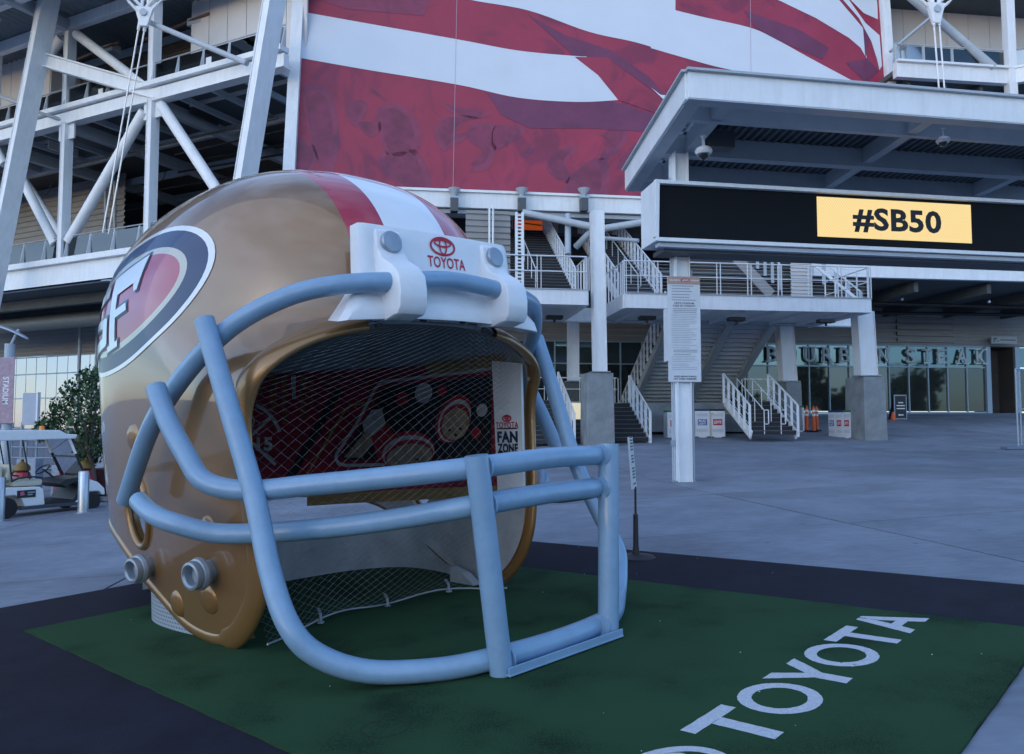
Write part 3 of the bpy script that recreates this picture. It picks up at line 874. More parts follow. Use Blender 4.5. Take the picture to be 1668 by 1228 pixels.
sm_ = lambda x, y: sc_ + ex * x + ey * y + nrm * .005
text_on('TOYOTA', sm_, 'sign_lettering', REDP, SIGN, width=SWD * .80, height=SH * .042, bold=.02, cy=SH * .03, cx=-SWD * .03)
text_on('FAN', sm_, 'sign_lettering', NAVY, SIGN, width=SWD * .72, height=SH * .072, bold=.05, cy=-SH * .055, cx=-SWD * .03)
text_on('ZONE', sm_, 'sign_lettering', NAVY, SIGN, width=SWD * .72, height=SH * .058, bold=.05, cy=-SH * .135, cx=-SWD * .03)
bq = MB()
for y in (-.0, -.175): MB().quad(*[sm_(x, SH * y + dy) for x, dy in ((-SWD * .39, 0), (SWD * .33, 0), (SWD * .33, .012), (-SWD * .39, .012))]).build('sign_rule', NAVY, SIGN, recalc=False)
ringq(bq, -SWD * .03, SH * .078, SWD * .17, SH * .026, .016, sm_, 20); ringq(bq, -SWD * .03, SH * .083, SWD * .11, SH * .012, .010, sm_, 16); ringq(bq, -SWD * .03, SH * .078, SWD * .05, SH * .023, .010, sm_, 16)
bq.build('sign_emblem', REDP, SIGN, recalc=False)
# net
NET = mat('pale_net_wire', (.33, .36, .40), .5, metal=.3, var=0)
Lc = spline([(-1.16, -.72, 2.35), (-1.32, -1.04, 2.22), (-1.47, -1.30, 2.02), (-1.57, -1.39, 1.72), (-1.6, -1.38, 1.2), (-1.6, -1.34, .8), (-1.66, -1.3, .4), (-1.7, -1.2, .05)], 10)
def netp(u, v):
    k = v * (len(Lc) - 1); i = min(int(k), len(Lc) - 2); p = Lc[i].lerp(Lc[i + 1], k - i)
    x = p.x + (1 - (2 * u - 1) ** 2) * (.16 * (1 - v) - .55 * v * v + .10) + .035 * math.sin(u * 9 + v * 4) * math.sin(v * 7)
    y = p.y * (1 - 2 * u) * 1.0
    z = p.z + .10 * math.sin(PI * u) * max(0, 1 - v * 4) - .02 * math.sin(u * 14) * v
    if v > .80: z = max(z, .03)
    return Vector((x, y, z))
nn = MB()
NU, NJ = 25, 84
for st in range(NU):
    for ab_ in (0, 1):
        pts = []
        for j in range(NJ + 1):
            sgn = 1 if j % 2 == 0 else -1
            u = (st + (.25 + .25 * sgn if ab_ == 0 else .75 - .25 * sgn)) / NU
            jj = j + (.0)
            pts.append(netp(min(max(u, 0), 1), min(1, jj / NJ)))
        nn.tube(pts, .0011, 3, caps=False)
NETO = nn.build('net', NET, helm, recalc=False)
MB().tube([netp(u / 40, 0) + Vector((0, 0, .01)) for u in range(41)], .008, 6).build('net_cord', NET, helm, smooth=60); MB().tube([netp(u / 40, 1) for u in range(41)], .008, 6).build('net_cord', NET, helm, smooth=60)
for u in (.25, .55, .8):
    p = netp(u, 1); c = MB(); c.lathe([(.03, 0), (.03, .012), (.012, .02), (.012, .07), (0, .07)], p + Vector((.04, 0, -.02)), (0, 0, 1), 10); c.bar(p + Vector((.04, 0, .05)), p + Vector((-.03, .02, .08)), .02, .02)
    c.build('net_clip', GALV, helm)
for u in (.12, .35, .62, .85):
    p = netp(u, 0); MB().box(p + Vector((-.03, 0, .0)), (.04, .05, .07)).build('net_tie', BLACK, helm, bevel=.01)
# perforated skirt that carries the shell
SKM = mat('pale_perforated_metal', (.36, .42, .50), .5, metal=.3, var=.06)
skm = SKM.node_tree; b = skm.nodes['Principled BSDF']
tx = skm.nodes.new('ShaderNodeTexCoord'); ch = skm.nodes.new('ShaderNodeTexBrick'); ch.inputs['Scale'].default_value = 1
ch.inputs['Brick Width'].default_value = .045; ch.inputs['Row Height'].default_value = .032; ch.inputs['Mortar Size'].default_value = .010
ch.inputs['Color1'].default_value = (.13, .16, .20, 1); ch.inputs['Color2'].default_value = (.14, .17, .21, 1); ch.inputs['Mortar'].default_value = (.36, .42, .50, 1)
skm.links.new(tx.outputs['UV'], ch.inputs['Vector']); skm.links.new(ch.outputs['Color'], b.inputs['Base Color'])
SKP = [(-2.0, -1.25), (-2.4, -1.35), (-2.9, -1.43), (-3.3, -1.44), (-3.6, -1.36), (-3.85, -1.12), (-4.0, -.7), (-4.05, 0)]
skl = spline([(x, y, 0) for x, y in SKP + [(x, -y) for x, y in reversed(SKP[:-1])]], 6)
n = len(skl) - 1
me = bpy.data.meshes.new('skirt')
vs = [Vector((p.x, p.y, .004)) for p in skl] + [Vector((p.x, p.y, .16 + .34 * sm(-p.x, 2.2, 3.2))) for p in skl]
me.from_pydata(vs, [], [(k, k + 1, k + 2 + n, k + 1 + n) for k in range(n)])
uv = me.uv_layers.new(name='UVMap'); L_ = [0]
for k in range(n): L_.append(L_[-1] + (vs[k + 1] - vs[k]).length)
for p in me.polygons:
    for li in p.loop_indices:
        vi = me.loops[li].vertex_index; uv.data[li].uv = (L_[vi % (n + 1)], vs[vi].z)
me.materials.append(SKM); o = bpy.data.objects.new('perforated_skirt', me); COL.objects.link(o); o.parent = helm
md = o.modifiers.new('s', 'SOLIDIFY'); md.thickness = .012
MB().grid([[Vector((-3.0 + (p.x + 3.0) * .97, p.y * .97, z)) for p in skl] for z in (.004, .3, .62)]).build('skirt_liner', INNER, helm, smooth=60, recalc=False)
# interior floor kerb and jaw feet
for sg in (-1, 1):
    ft = MB(); ft.prism([(-2.05, sg * 1.12, 0), (-2.45, sg * 1.12, 0), (-2.45, sg * 1.12, .16), (-2.25, sg * 1.12, .12)], (0, sg * .1, 0)); ft.box((-1.98, sg * 1.2, .008), (.34, .2, .012))
    ft.build('jaw_foot', GOLD2 if sg < 0 else INNER, helm)
hub = MB(); hub.grid([[Vector((-5.0 + .9 * math.sin(PI * j / 24) * 0 + i * .0, -1.0 + 2.0 * j / 24, .02 + .30 * i * (0.35 + .65 * math.sin(PI * j / 24) ** .7))) for j in range(25)] for i in range(3)])
hub.build('rear_panel', INNER, helm, smooth=60)
# ---------------------------------------------------------------- right hand buildings
eR, eD = hdir(82.5), hdir(-7.5)          # along the facade / away from the camera
eRc, eDc = hdir(80), hdir(-10)           # canopy and message board
def vpl(P, d): return (Vector(P), Vector((d.y, -d.x, 0)))     # vertical plane through P along d
def on(px, py, pl): return onp(px, py, pl[0], pl[1])
AX = (eR, eD, UP)
# ---- entrance canopy
cf = atY(1120, 116, 15.0)                         # front left top corner of the fascia
cb = atY(1118, 160, 15.0)
FH = cf.z - cb.z
can = thing('entrance_canopy', 'white steel flat canopy roof on a slender square column beside the message board', 'canopy', gp(1112, 785))
CW = 13.0
cback = atY(1020, 281, 15.0 * 574 / 409)
dL = Vector((cback.x - cf.x, cback.y - cf.y, 0)); LD = dL.length; dL = n_(dL)
f_ = MB(); f_.bar(cf + eRc * CW / 2 * 0 + Vector((0, 0, -FH / 2)), cf + eRc * CW + Vector((0, 0, -FH / 2)), .08, FH); f_.build('front_fascia', WHITE, can, bevel=.01)
f_ = MB(); f_.bar(cf + Vector((0, 0, .01)) - eDc * .05 - eRc * .05, cf + eRc * CW + Vector((0, 0, .01)) - eDc * .05, .16, .05); f_.build('drip_edge', GREYST, can)
f_ = MB(); f_.bar(cf + Vector((0, 0, -FH / 2)) + dL * .05, cf + dL * LD + Vector((0, 0, -FH / 2)), .08, FH - .004); f_.build('side_fascia', WHITE, can, bevel=.01)
f_ = MB(); f_.bar(cf + Vector((0, 0, .014)) - eRc * .05, cf + dL * LD + Vector((0, 0, .014)) - eRc * .05, .16, .045); f_.build('drip_edge', GREYST, can)
# bottom flanges
zb = cb.z
def fz(v, z): return Vector((v.x, v.y, z))
f_ = MB(); f_.bar(fz(cf, zb - .012) + eRc * .0 + eDc * .12, fz(cf, zb - .012) + eRc * CW + eDc * .12, .30, .024); f_.build('fascia_flange', GREYST, can)
f_ = MB(); f_.bar(fz(cf, zb - .017) + dL * .0 + eRc * .16, fz(cf, zb - .017) + dL * LD + eRc * .16, .32, .024); f_.build('fascia_flange', GREYST, can)
colp = gp(1112, 785)
# main beams
def rb(off, z0, z1, w, nm='beam', m=GREYST, a=.05, b_=CW):
    s_ = cf + dL * off; MB().bar(fz(s_, (z0 + z1) / 2) + eRc * a, fz(s_, (z0 + z1) / 2) + eRc * b_, w, z1 - z0).build(nm, m, can)
zt = cf.z - .10
rb(1.15, zb + .02, zt, .14); rb(3.2, zb - .02, zt, .26); rb(5.2, zb + .0, zt, .2)
rb(LD, zb, zt, .1)
for a in (.95, 5.6, 10.2):
    MB().bar(fz(cf, (zb + zt) / 2 + .03) + eRc * a + dL * .08, fz(cf, (zb + zt) / 2 + .03) + eRc * a + dL * (LD - .05), .24, zt - zb - .06).build('cross_beam', GREYST, can)
# pale glazed strip at the front and side, ribbed deck behind
SKYL = mat('pale_translucent_roof_sheet', (.55, .68, .74), .3, var=.04)
SKYL = glass_mat('clear_roof_glazing', (.90, .96, .98), .1)
g_ = MB(); g_.quad(*[fz(cf, zt + .05) + eRc * a + dL * b_ for a, b_ in ((.1, .06), (CW, .06), (CW, 1.1), (.1, 1.1))]); g_.build('glazed_roof_strip', SKYL, can)
g_ = MB(); g_.quad(*[fz(cf, zt + .052) + eRc * a + dL * b_ for a, b_ in ((.05, 1.12), (.92, 1.12), (.92, LD), (.05, LD))]); g_.build('glazed_roof_strip', SKYL, can)
for b_ in (1.35, 1.6, 2.9, 4.3): 
    MB().bar(fz(cf, zt - .08) + eRc * .1 + dL * b_, fz(cf, zt - .08) + eRc * .85 + dL * b_, .05, .08).build('purlin', GREYST, can)
DECK = mat('ribbed_dark_deck', (.12, .14, .16), .55, metal=.2, var=.1)
rows = [[], []]
k = 0; x = .98
while x < CW:
    z = zt + (.06 if k % 4 in (0, 1) else -.02)
    for q, b_ in enumerate((1.2, LD - .1)): rows[q].append(fz(cf, z) + eRc * x + dL * b_)
    x += .03 if k % 2 else .07; k += 1
MB().grid(rows).build('ribbed_deck', DECK, can, recalc=False)
MB().quad(*[cf + Vector((0, 0, .01)) + eRc * a + dL * b_ for a, b_ in ((.98, 1.2), (CW, 1.2), (CW, LD), (.98, LD))]).build('roof_membrane', GREYST, can)
cw_ = .40
MB().bar(colp, fz(colp, zb - .02), cw_ * .72, cw_, up=eR).build('column', WHITE, can, bevel=.012)
for sx_ in (-1, 1):
    for fl_ in (-1, 1): pass
    MB().bar(colp + eR * sx_ * (cw_ * .36 + .012) + Vector((0, 0, .01)), fz(colp, zb) + eR * sx_ * (cw_ * .36 + .012), .02, cw_ + .05, up=eD).build('column_flange', WHITE, can)
MB().tube([fz(colp, colp.z) - eD * .1 + eR * -.26, fz(colp, zb - .6) - eD * .1 + eR * -.26], .025, 8).build('conduit', GREYST, can, smooth=60)
MB().tube([fz(colp, colp.z) - eD * .1 + eR * .24, fz(colp, 5.2) - eD * .1 + eR * .24], .022, 8).build('conduit', GREYST, can, smooth=60)
for z in (.9, 2.4, 4.4): MB().box(fz(colp, colp.z + z) - eD * .1 - eR * .26, (.09, .07, .14), AX).build('conduit_clamp', GALV, can)
for sd_ in (-1, 1): MB().box(colp + Vector((0, 0, .02)) + eR * sd_ * .22, (.12, .3, .04), AX).build('base_plate', GALV, can)
# dome cameras under the canopy
def dome(px, py, Y, lb, s_=1.0):
    P = atY(px, py, Y); t_ = thing('dome_camera', lb, 'security camera', P)
    MB().lathe([(.03 * s_, .0), (.03 * s_, .22 * s_), (.06 * s_, .24 * s_), (.06 * s_, .26 * s_)], P, UP, 12).build('mount', WHITE2, t_, smooth=40)
    MB().lathe([(.0, -.10 * s_), (.14 * s_, -.10 * s_), (.17 * s_, -.04 * s_), (.15 * s_, .01 * s_), (.08 * s_, .05 * s_), (0, .06 * s_)], P, UP, 20).build('housing', WHITE2, t_, smooth=40)
    MB().lathe([(.0, -.21 * s_), (.05 * s_, -.20 * s_), (.09 * s_, -.16 * s_), (.10 * s_, -.101 * s_)], P, UP, 16).build('dome', mat('dark_dome_glass', (.01, .01, .015), .08, coat=1, var=0), t_, smooth=60)
dome(1146, 243, 16.9, 'white dome camera hanging under the canopy next to its column', 1.15)
dome(1536, 226, 17.2, 'small round camera under the middle of the canopy roof', .9)
bx = atY(1172, 230, 17.6); tag(MB().box(bx, (.6, .35, .38), AX).build('junction_box', DARKST, None, bevel=.01), 'dark grey box fixed under the canopy behind the dome camera', 'junction box')
# ---- message board
l0 = atY(1066, 293, 17.2); l1 = atY(1065, 393, 17.2); LH = l0.z - l1.z; LWD = 10.6
led = thing('message_board', 'long black electronic message board in a white frame reading #SB50', 'message board', l1)
M_ = MB(); c0 = (l0 + l1) / 2
M_.bar(c0 + eDc * .5 + eRc * .02, c0 + eDc * .5 + eRc * LWD, .86, LH - .02, up=UP); M_.build('housing', WHITE, led, bevel=.01)
ft_ = .085
for z_, nm in ((l0.z - ft_ / 2, 'frame_rail'), (l1.z + ft_ / 2, 'frame_rail')):
    MB().bar(fz(l0, z_), fz(l0, z_) + eRc * LWD, .14, ft_).build(nm, WHITE, led, bevel=.006)
MB().bar(l0 + eRc * .05 - Vector((0, 0, ft_)), l1 + eRc * .05 + Vector((0, 0, ft_)), .10, .14, up=eDc).build('frame_stile', WHITE, led, bevel=.006)
SCR = mat('black_screen', (.005, .006, .008), .6, var=0, spec=.15)
sp = (Vector(l0) + eDc * .05, Vector((eRc.y, -eRc.x, 0)))
MB().bar(c0 + eRc * .12 + eDc * .055, c0 + eRc * LWD + eDc * .055, .01, LH - 2 * ft_).build('screen', SCR, led)
YEL = bpy.data.materials.new('lit_yellow_screen'); YEL.use_nodes = True
t = YEL.node_tree; t.nodes.clear(); o_ = t.nodes.new('ShaderNodeOutputMaterial'); e_ = t.nodes.new('ShaderNodeEmission'); wv = t.nodes.new('ShaderNodeTexWave'); tx = t.nodes.new('ShaderNodeTexCoord')
mp2 = t.nodes.new('ShaderNodeMapping'); mp2.inputs['Rotation'].default_value = (0, math.radians(35), 0)
wv.inputs['Scale'].default_value = 6; wv.inputs['Distortion'].default_value = 1.2; r = t.nodes.new('ShaderNodeValToRGB')
r.color_ramp.elements[0].color = (1.0, .68, .24, 1); r.color_ramp.elements[1].color = (.97, .80, .44, 1); r.color_ramp.elements[0].position = .15; r.color_ramp.elements[1].position = .7
t.links.new(tx.outputs['Object'], mp2.inputs['Vector']); t.links.new(mp2.outputs['Vector'], wv.inputs['Vector']); t.links.new(wv.outputs['Fac'], r.inputs['Fac']); t.links.new(r.outputs['Color'], e_.inputs['Color'])
e_.inputs['Strength'].default_value = .38; t.links.new(e_.outputs['Emission'], o_.inputs['Surface'])
spl = (l0 + eDc * .045, Vector((eRc.y, -eRc.x, 0)))
a0, a1 = on(1330, 320, spl), on(1583, 394, spl)
ua, ub = (a0 - l0).dot(eRc), (a1 - l0).dot(eRc); za = on(1330, 320, spl).z; zb_ = on(1330, 385, spl).z
q0 = l0 + eRc * ua + eDc * .04
MB().quad(fz(q0, za), fz(q0, za) + eRc * (ub - ua), fz(q0, zb_) + eRc * (ub - ua), fz(q0, zb_)).build('lit_message_panel', YEL, led, recalc=False)
mc = fz(q0, (za + zb_) / 2) + eRc * (ub - ua) * .51 - eDc * .012
BLKT = mat('dark_message_print', (.01, .012, .02), .6, var=0)
text_on('#SB50', lambda x, y: mc + eRc * x + UP * y, 'message_lettering', BLKT, led, width=(ub - ua) * .575, height=(za - zb_) * .52, bold=.034)
# lower tray of the board, dark from below
MB().bar(fz(c0, l1.z - .12) + eDc * .55 + eRc * .3, fz(c0, l1.z - .10) + eDc * .55 + eRc * LWD, .7, .10).build('underside_tray', DARKST, led)
MB().bar(fz(c0, l1.z - .06) + eDc * .12 + eRc * .1, fz(c0, l1.z - .06) + eDc * .12 + eRc * LWD, .2, .09).build('lower_trim', GREYST, led)
# ---- code of conduct sign on the column
sfp = vpl(colp - eD * .235, eR)
s0, s1 = on(1087, 450, sfp), on(1142, 622, sfp)
sw, sh = abs((s1 - s0).dot(eR)), s0.z - s1.z
scn = fz((s0 + s1) / 2, (s0.z + s1.z) / 2)
sgn = thing('conduct_sign', 'tall narrow white rules sign with a tan header strapped to the canopy column', 'sign', scn)
MB().box(scn, (sw, .03, sh), AX).build('board', WSIGN, sgn)
sp2 = lambda x, y: scn - eD * .018 + eR * x + UP * y
def bq_(mb, x0, x1, y0, y1, off=0): mb.quad(*[sp2(x, y) - eD * off for x, y in ((x0, y0), (x1, y0), (x1, y1), (x0, y1))])
h_ = MB(); bq_(h_, -sw / 2, sw / 2, sh / 2 - sh * .075, sh / 2); h_.build('header', mat('tan_header_print', (.42, .28, .22), .6, var=0), sgn, recalc=False)
h_ = MB(); bq_(h_, -sw * .08, sw * .17, sh / 2 - sh * .052, sh / 2 - sh * .02, .001); h_.build('red_badge', REDP, sgn, recalc=False)
HX = .002
text_on("LEVI'S", lambda x, y: sp2(x, y) - eD * HX, 'sign_lettering', WPRINT, sgn, width=sw * .2, height=sh * .018, bold=.03, cx=sw * .045, cy=sh * .464)
text_on('WELCOME TO', lambda x, y: sp2(x, y) - eD * HX, 'sign_lettering', WPRINT, sgn, width=sw * .32, height=sh * .013, bold=.03, cx=-sw * .28, cy=sh * .464)
text_on('STADIUM', lambda x, y: sp2(x, y) - eD * HX, 'sign_lettering', WPRINT, sgn, width=sw * .24, height=sh * .013, bold=.03, cx=sw * .33, cy=sh * .464)
text_on("LEVI'S STADIUM", sp2, 'sign_lettering', NAVY, sgn, width=sw * .60, height=sh * .016, bold=.03, cy=sh * .245)
text_on('CODE OF CONDUCT', sp2, 'sign_lettering', NAVY, sgn, width=sw * .70, height=sh * .016, bold=.03, cy=sh * .22)
text_on('VIDEO MONITORING', sp2, 'sign_lettering', NAVY, sgn, width=sw * .70, height=sh * .014, bold=.03, cy=-sh * .45)
text_on('ON THESE PREMISES', sp2, 'sign_lettering', NAVY, sgn, width=sw * .70, height=sh * .014, bold=.03, cy=-sh * .473)
pr = MB(); rs = random.Random(3)
y = .405
for k in range(6): bq_(pr, -sw * .38, sw * (.38 - rs.random() * .35), sh * y, sh * (y + .009)); y -= .026 if k != 2 else .03
y = .188
while y > -.40:
    th = .008 if y > .15 or -.26 < y < -.19 else .004
    bq_(pr, -sw * .40 + (sw * .05 if th > .005 else 0), sw * (.40 - rs.random() * (.3 if rs.random() < .45 else .04)), sh * y, sh * (y + th)); y -= .0165 if rs.random() > .2 else .024
o = pr.build('fine_print', GPRINT, sgn, recalc=False); o['kind'] = 'stuff'
s3, s4 = on(1084, 500, sfp), on(1092, 587, sfp)
tag(MB().box(fz((s3 + s4) / 2, (s3.z + s4.z) / 2) + eD * .2 + eR * .05, (.03, .42, s3.z - s4.z), AX).build('side_notice', WSIGN, None), 'white notice board seen edge on behind the rules sign on the column', 'notice board')
# ---------------------------------------------------------------- stadium, right and centre
def uz(P, p0): return (P - p0).dot(eR)
def siding(parent, P, d, L, z0, z1, m, pitch=.28, dep=.06, name='siding', out_=None):
    """horizontal ribbed metal siding: real ribs, one sheet"""
    nrm_ = Vector((d.y, -d.x, 0)) * (1 if out_ is None else out_)
    rows = []; z = z0
    while z < z1:
        for dz, o in ((0, 0), (pitch * .35, 0), (pitch * .42, dep), (pitch * .93, dep)):
            rows.append([fz(P, z + dz) + nrm_ * o, fz(P, z + dz) + nrm_ * o + d * L])
        z += pitch
    o = MB().grid(rows).build(name, m, parent, recalc=False)
    o['kind'] = 'stuff'
    return o
def railing(parent, a, b_, h=1.1, sp=1.5, dbl=True, mid=True, m=WHITE, r_=.022, cables=0, name='rail'):
    a, b_ = Vector(a), Vector(b_); L = (b_ - a).length; d = n_(b_ - a)
    MB().tube([a + UP * h, b_ + UP * h], r_ * 1.2, 6).build('top_rail', m, parent, smooth=60)
    if mid: MB().tube([a + UP * h * .55, b_ + UP * h * .55], r_, 6).build('mid_rail', m, parent, smooth=60)
    n = max(1, round(L / sp))
    for k in range(n + 1):
        p = a + d * (L * k / n)
        for o in ((-.07, .07) if dbl else (0,)):
            q = p + d * o
            MB().bar(q, q + UP * h, .05, .02, up=d).build('post', m, parent)
    if cables:
        c = MB()
        for k in range(cables):
            z = h * (k + .7) / (cables + .6); c.tube([a + UP * z, b_ + UP * z], .006, 3, caps=False)
        o = c.build('cable_infill', m, parent, recalc=False); o['kind'] = 'stuff'
def flight(parent, P, wd_, n, rise, run, ax=None, dd=None, tread_m=TREAD, strg=WHITE, side=(0, 1)):
    """P: bottom left nosing; climbs along dd"""
    ax = ax or eR; dd = dd or eD
    m_ = MB(); rows = []
    for k in range(n):
        q = P + dd * (run * k) + UP * (rise * k)
        rows += [[q, q + ax * wd_], [q + UP * (rise - .012), q + UP * (rise - .012) + ax * wd_], [q + UP * (rise - .012) - dd * .025, q + UP * (rise - .012) - dd * .025 + ax * wd_], [q + UP * rise - dd * .025, q + UP * rise - dd * .025 + ax * wd_]]
    q = P + dd * (run * n) + UP * (rise * n); rows.append([q, q + ax * wd_])
    o = m_.grid(rows).build('treads', tread_m, parent, recalc=False); o['kind'] = 'stuff'
    nz_ = MB()
    for k in range(n):
        q = P + dd * (run * k - .027) + UP * (rise * (k + 1) - .03); nz_.quad(q, q + ax * wd_, q + ax * wd_ + UP * .022, q + UP * .022)
    o = nz_.build('tread_nosings', mat('worn_nosing', (.13, .14, .16), .6, var=.2), parent, recalc=False); o['kind'] = 'stuff'
    for s_ in side:
        q = P + ax * (wd_ * s_ + (.03 if s_ else -.03)); t_ = q + dd * (run * n) + UP * (rise * n)
        MB().bar(q + UP * -.02, t_ + UP * -.02, .05, .34).build('stringer', strg, parent)
def stair_rail(parent, q, t_, h=1.05, n=6, m=WHITE, w=.06, infill=True):
    MB().bar(q + UP * h, t_ + UP * h, .05, .05).build('top_rail', m, parent)
    for k in range(n + 1):
        p = q.lerp(t_, k / n); MB().bar(p - UP * .1, p + UP * (h + .002), w, .02, up=n_(Vector((t_.x - q.x, t_.y - q.y, 0)))).build('baluster', m, parent)
    if infill:
        for f_ in (.3, .62): MB().tube([q + UP * h * f_, t_ + UP * h * f_], .012, 5).build('infill_rail', m, parent, smooth=60)
def handrail(parent, q, t_, h=.9, n=3, m=WHITE):
    e = n_(Vector((q.x - t_.x, q.y - t_.y, 0)))
    MB().tube([t_ + UP * h, q + UP * h, q + UP * h + e * .3, q + UP * (h - .02) + e * .36, q + UP * (h * .45) + e * .36, q + UP * (h * .42) + e * .3, q + UP * (h * .42)], .022, 8).build('handrail', m, parent, smooth=50)
    for k in range(n + 1):
        p = q.lerp(t_, k / n); MB().tube([p, p + UP * h], .018, 6).build('handrail_post', m, parent, smooth=60)

# ---- centre landing platform
PL = atY(1018, 478, 28.0); pf = vpl(PL, eR)
PRt = on(1418, 487, pf); PLen = uz(PRt, PL); PLb = .53
plat = thing('landing_platform', 'white steel stair landing with railings behind the rules sign column', 'platform', PL)
MB().bar(PL - UP * PLb / 2, PL + eR * PLen - UP * PLb / 2, .12, PLb).build('front_fascia', WHITE, plat, bevel=.008)
MB().bar(PL + UP * .015 - eD * .04, PL + eR * PLen + UP * .015 - eD * .04, .14, .03).build('edge_angle', GREYST, plat)
MB().bar(PL - UP * PLb / 2 + eD * .08, PL - UP * PLb / 2 + eD * 4.6, .12, PLb - .004, up=UP).build('side_fascia', WHITE, plat)
MB().bar(PL + eR * PLen - UP * PLb / 2 + eD * .08, PL + eR * PLen - UP * PLb / 2 + eD * 4.6, .12, PLb - .004).build('side_fascia', WHITE, plat)
MB().prism([PL + eR * a + eD * b_ - UP * .3 for a, b_ in ((.07, .07), (PLen - .07, .07), (PLen - .07, 4.6), (.07, 4.6))], -UP * .10).build('soffit_plate', WHITE, plat)
MB().prism([PL + eR * a + eD * b_ - UP * .02 for a, b_ in ((.07, .07), (PLen - .07, .07), (PLen - .07, 4.6), (.07, 4.6))], -UP * .06).build('deck_plate', TREAD, plat)
for k in range(7): 
    q = PL + eR * (.8 + k * (PLen - 1.6) / 6) - UP * .45; MB().bar(q + eD * .1, q + eD * 4.5, .12, .14).build('cantilever_rib', WHITE, plat)
uc = [uz(on(px, 480, pf), PL) for px in (1025, 1122, 1177, 1224, 1270, 1318, 1365, 1413)]
railing(plat, PL + eD * .06, PL + eR * PLen + eD * .06, h=1.22, sp=1.18, cables=9)
railing(plat, PL + eD * .1, PL + eD * 3.2, h=1.22, sp=.42, dbl=False, mid=False)
railing(plat, PL + eR * PLen + eD * .1, PL + eR * PLen + eD * 3.2, h=1.22, sp=.8, dbl=False)
# ---- left landing
PLl = on(957, 473, vpl(atY(957, 473, 27.5), eR)); LL = 5.2
platl = thing('landing_platform', 'white steel stair landing just right of the giant helmet, below the banner', 'platform', PLl)
MB().bar(PLl - UP * PLb / 2, PLl - eR * LL - UP * PLb / 2, .12, PLb).build('front_fascia', WHITE, platl, bevel=.008)
MB().bar(PLl + UP * .015 - eD * .04, PLl - eR * LL + UP * .015 - eD * .04, .14, .03).build('edge_angle', GREYST, platl)
MB().bar(PLl - UP * PLb / 2 + eD * .08, PLl - UP * PLb / 2 + eD * 4.6, .12, PLb - .004).build('side_fascia', WHITE, platl)
MB().prism([PLl - eR * a + eD * b_ - UP * .3 for a, b_ in ((.07, .07), (LL, .07), (LL, 4.6), (.07, 4.6))], -UP * .10).build('soffit_plate', WHITE, platl)
MB().prism([PLl - eR * a + eD * b_ - UP * .02 for a, b_ in ((.07, .07), (LL, .07), (LL, 4.6), (.07, 4.6))], -UP * .06).build('deck_plate', TREAD, platl)
railing(platl, PLl - eR * LL + eD * .06, PLl + eD * .06, h=1.22, sp=1.72, cables=0)
railing(platl, PLl + eD * .1, PLl + eD * 3.0, h=1.22, sp=.45, dbl=False, mid=False)
# perforated mast post beside the helmet
mb_ = on(845, 500, pf); mt_ = on(845, 348, pf)
mst = thing('lattice_post', 'slim white ladder-like post rising past the left landing to the banner beam', 'post', mb_)
for s_ in (-1, 1): MB().bar(fz(mb_, mb_.z) + eR * s_ * .11 - eD * .2, fz(mb_, mt_.z) + eR * s_ * .11 - eD * .2, .09, .06, up=eD).build('rail', WHITE, mst)
q = MB(); z = mb_.z
while z < mt_.z: q.box(fz(mb_, z) - eD * .2, (.13, .04, .055), AX); z += .13
o = q.build('rungs', WHITE, mst); o['kind'] = 'stuff'
# floodlights under the landings
for px, py, where in ((903, 517, 'under the left landing'), (1054, 518, 'under the left end of the centre landing'), (1199, 520, 'under the middle of the centre landing'), (1345, 523, 'under the right end of the centre landing')):
    p = atY(px, py, 29.2); fl_ = thing('floodlight', 'small dark floodlight ' + where, 'floodlight', p, 'floodlights under the landings')
    MB().box(p, (.62, .34, .14), AX).build('lamp_body', BLACK, fl_, bevel=.02); MB().tube([p - UP * .18 - eD * .02, p + UP * .02], .05, 8).build('bracket', BLACK, fl_)
# ---- upper flights
st = thing('upper_stair', 'dark stair flight climbing from the left landing up to the red room', 'staircase', PLl)
P_ = on(935, 473, vpl(PLl + eD * 1.3, eR)); P_ = fz(P_, PLl.z) - eR * 2.9
flight(st, P_, 2.9, 24, .172, .29)
top = P_ + eD * (.29 * 24) + UP * (.172 * 24)
stair_rail(st, P_ + eR * 2.95, top + eR * 2.95, n=14, w=.08); handrail(st, P_ + eR * 1.5 + eD * .3 + UP * .17, top + eR * 1.5, n=7)
stair_rail(st, P_ - eR * .05, top - eR * .05, n=14)
st2 = thing('upper_stair', 'dark stair flight climbing from the left end of the centre landing', 'staircase', PL)
P2 = on(1074, 477, vpl(PL + eD * 1.5, eR)); P2 = fz(P2, PL.z) - eR * 1.55
flight(st2, P2, 1.55, 24, .172, .29)
top2 = P2 + eD * (.29 * 24) + UP * (.172 * 24)
stair_rail(st2, P2 + eR * 1.62, top2 + eR * 1.62, n=14, w=.10); handrail(st2, P2 + eR * .8 + eD * .3 + UP * .17, top2 + eR * .8, n=7); stair_rail(st2, P2 - eR * .07, top2 - eR * .07, n=14, w=.08)
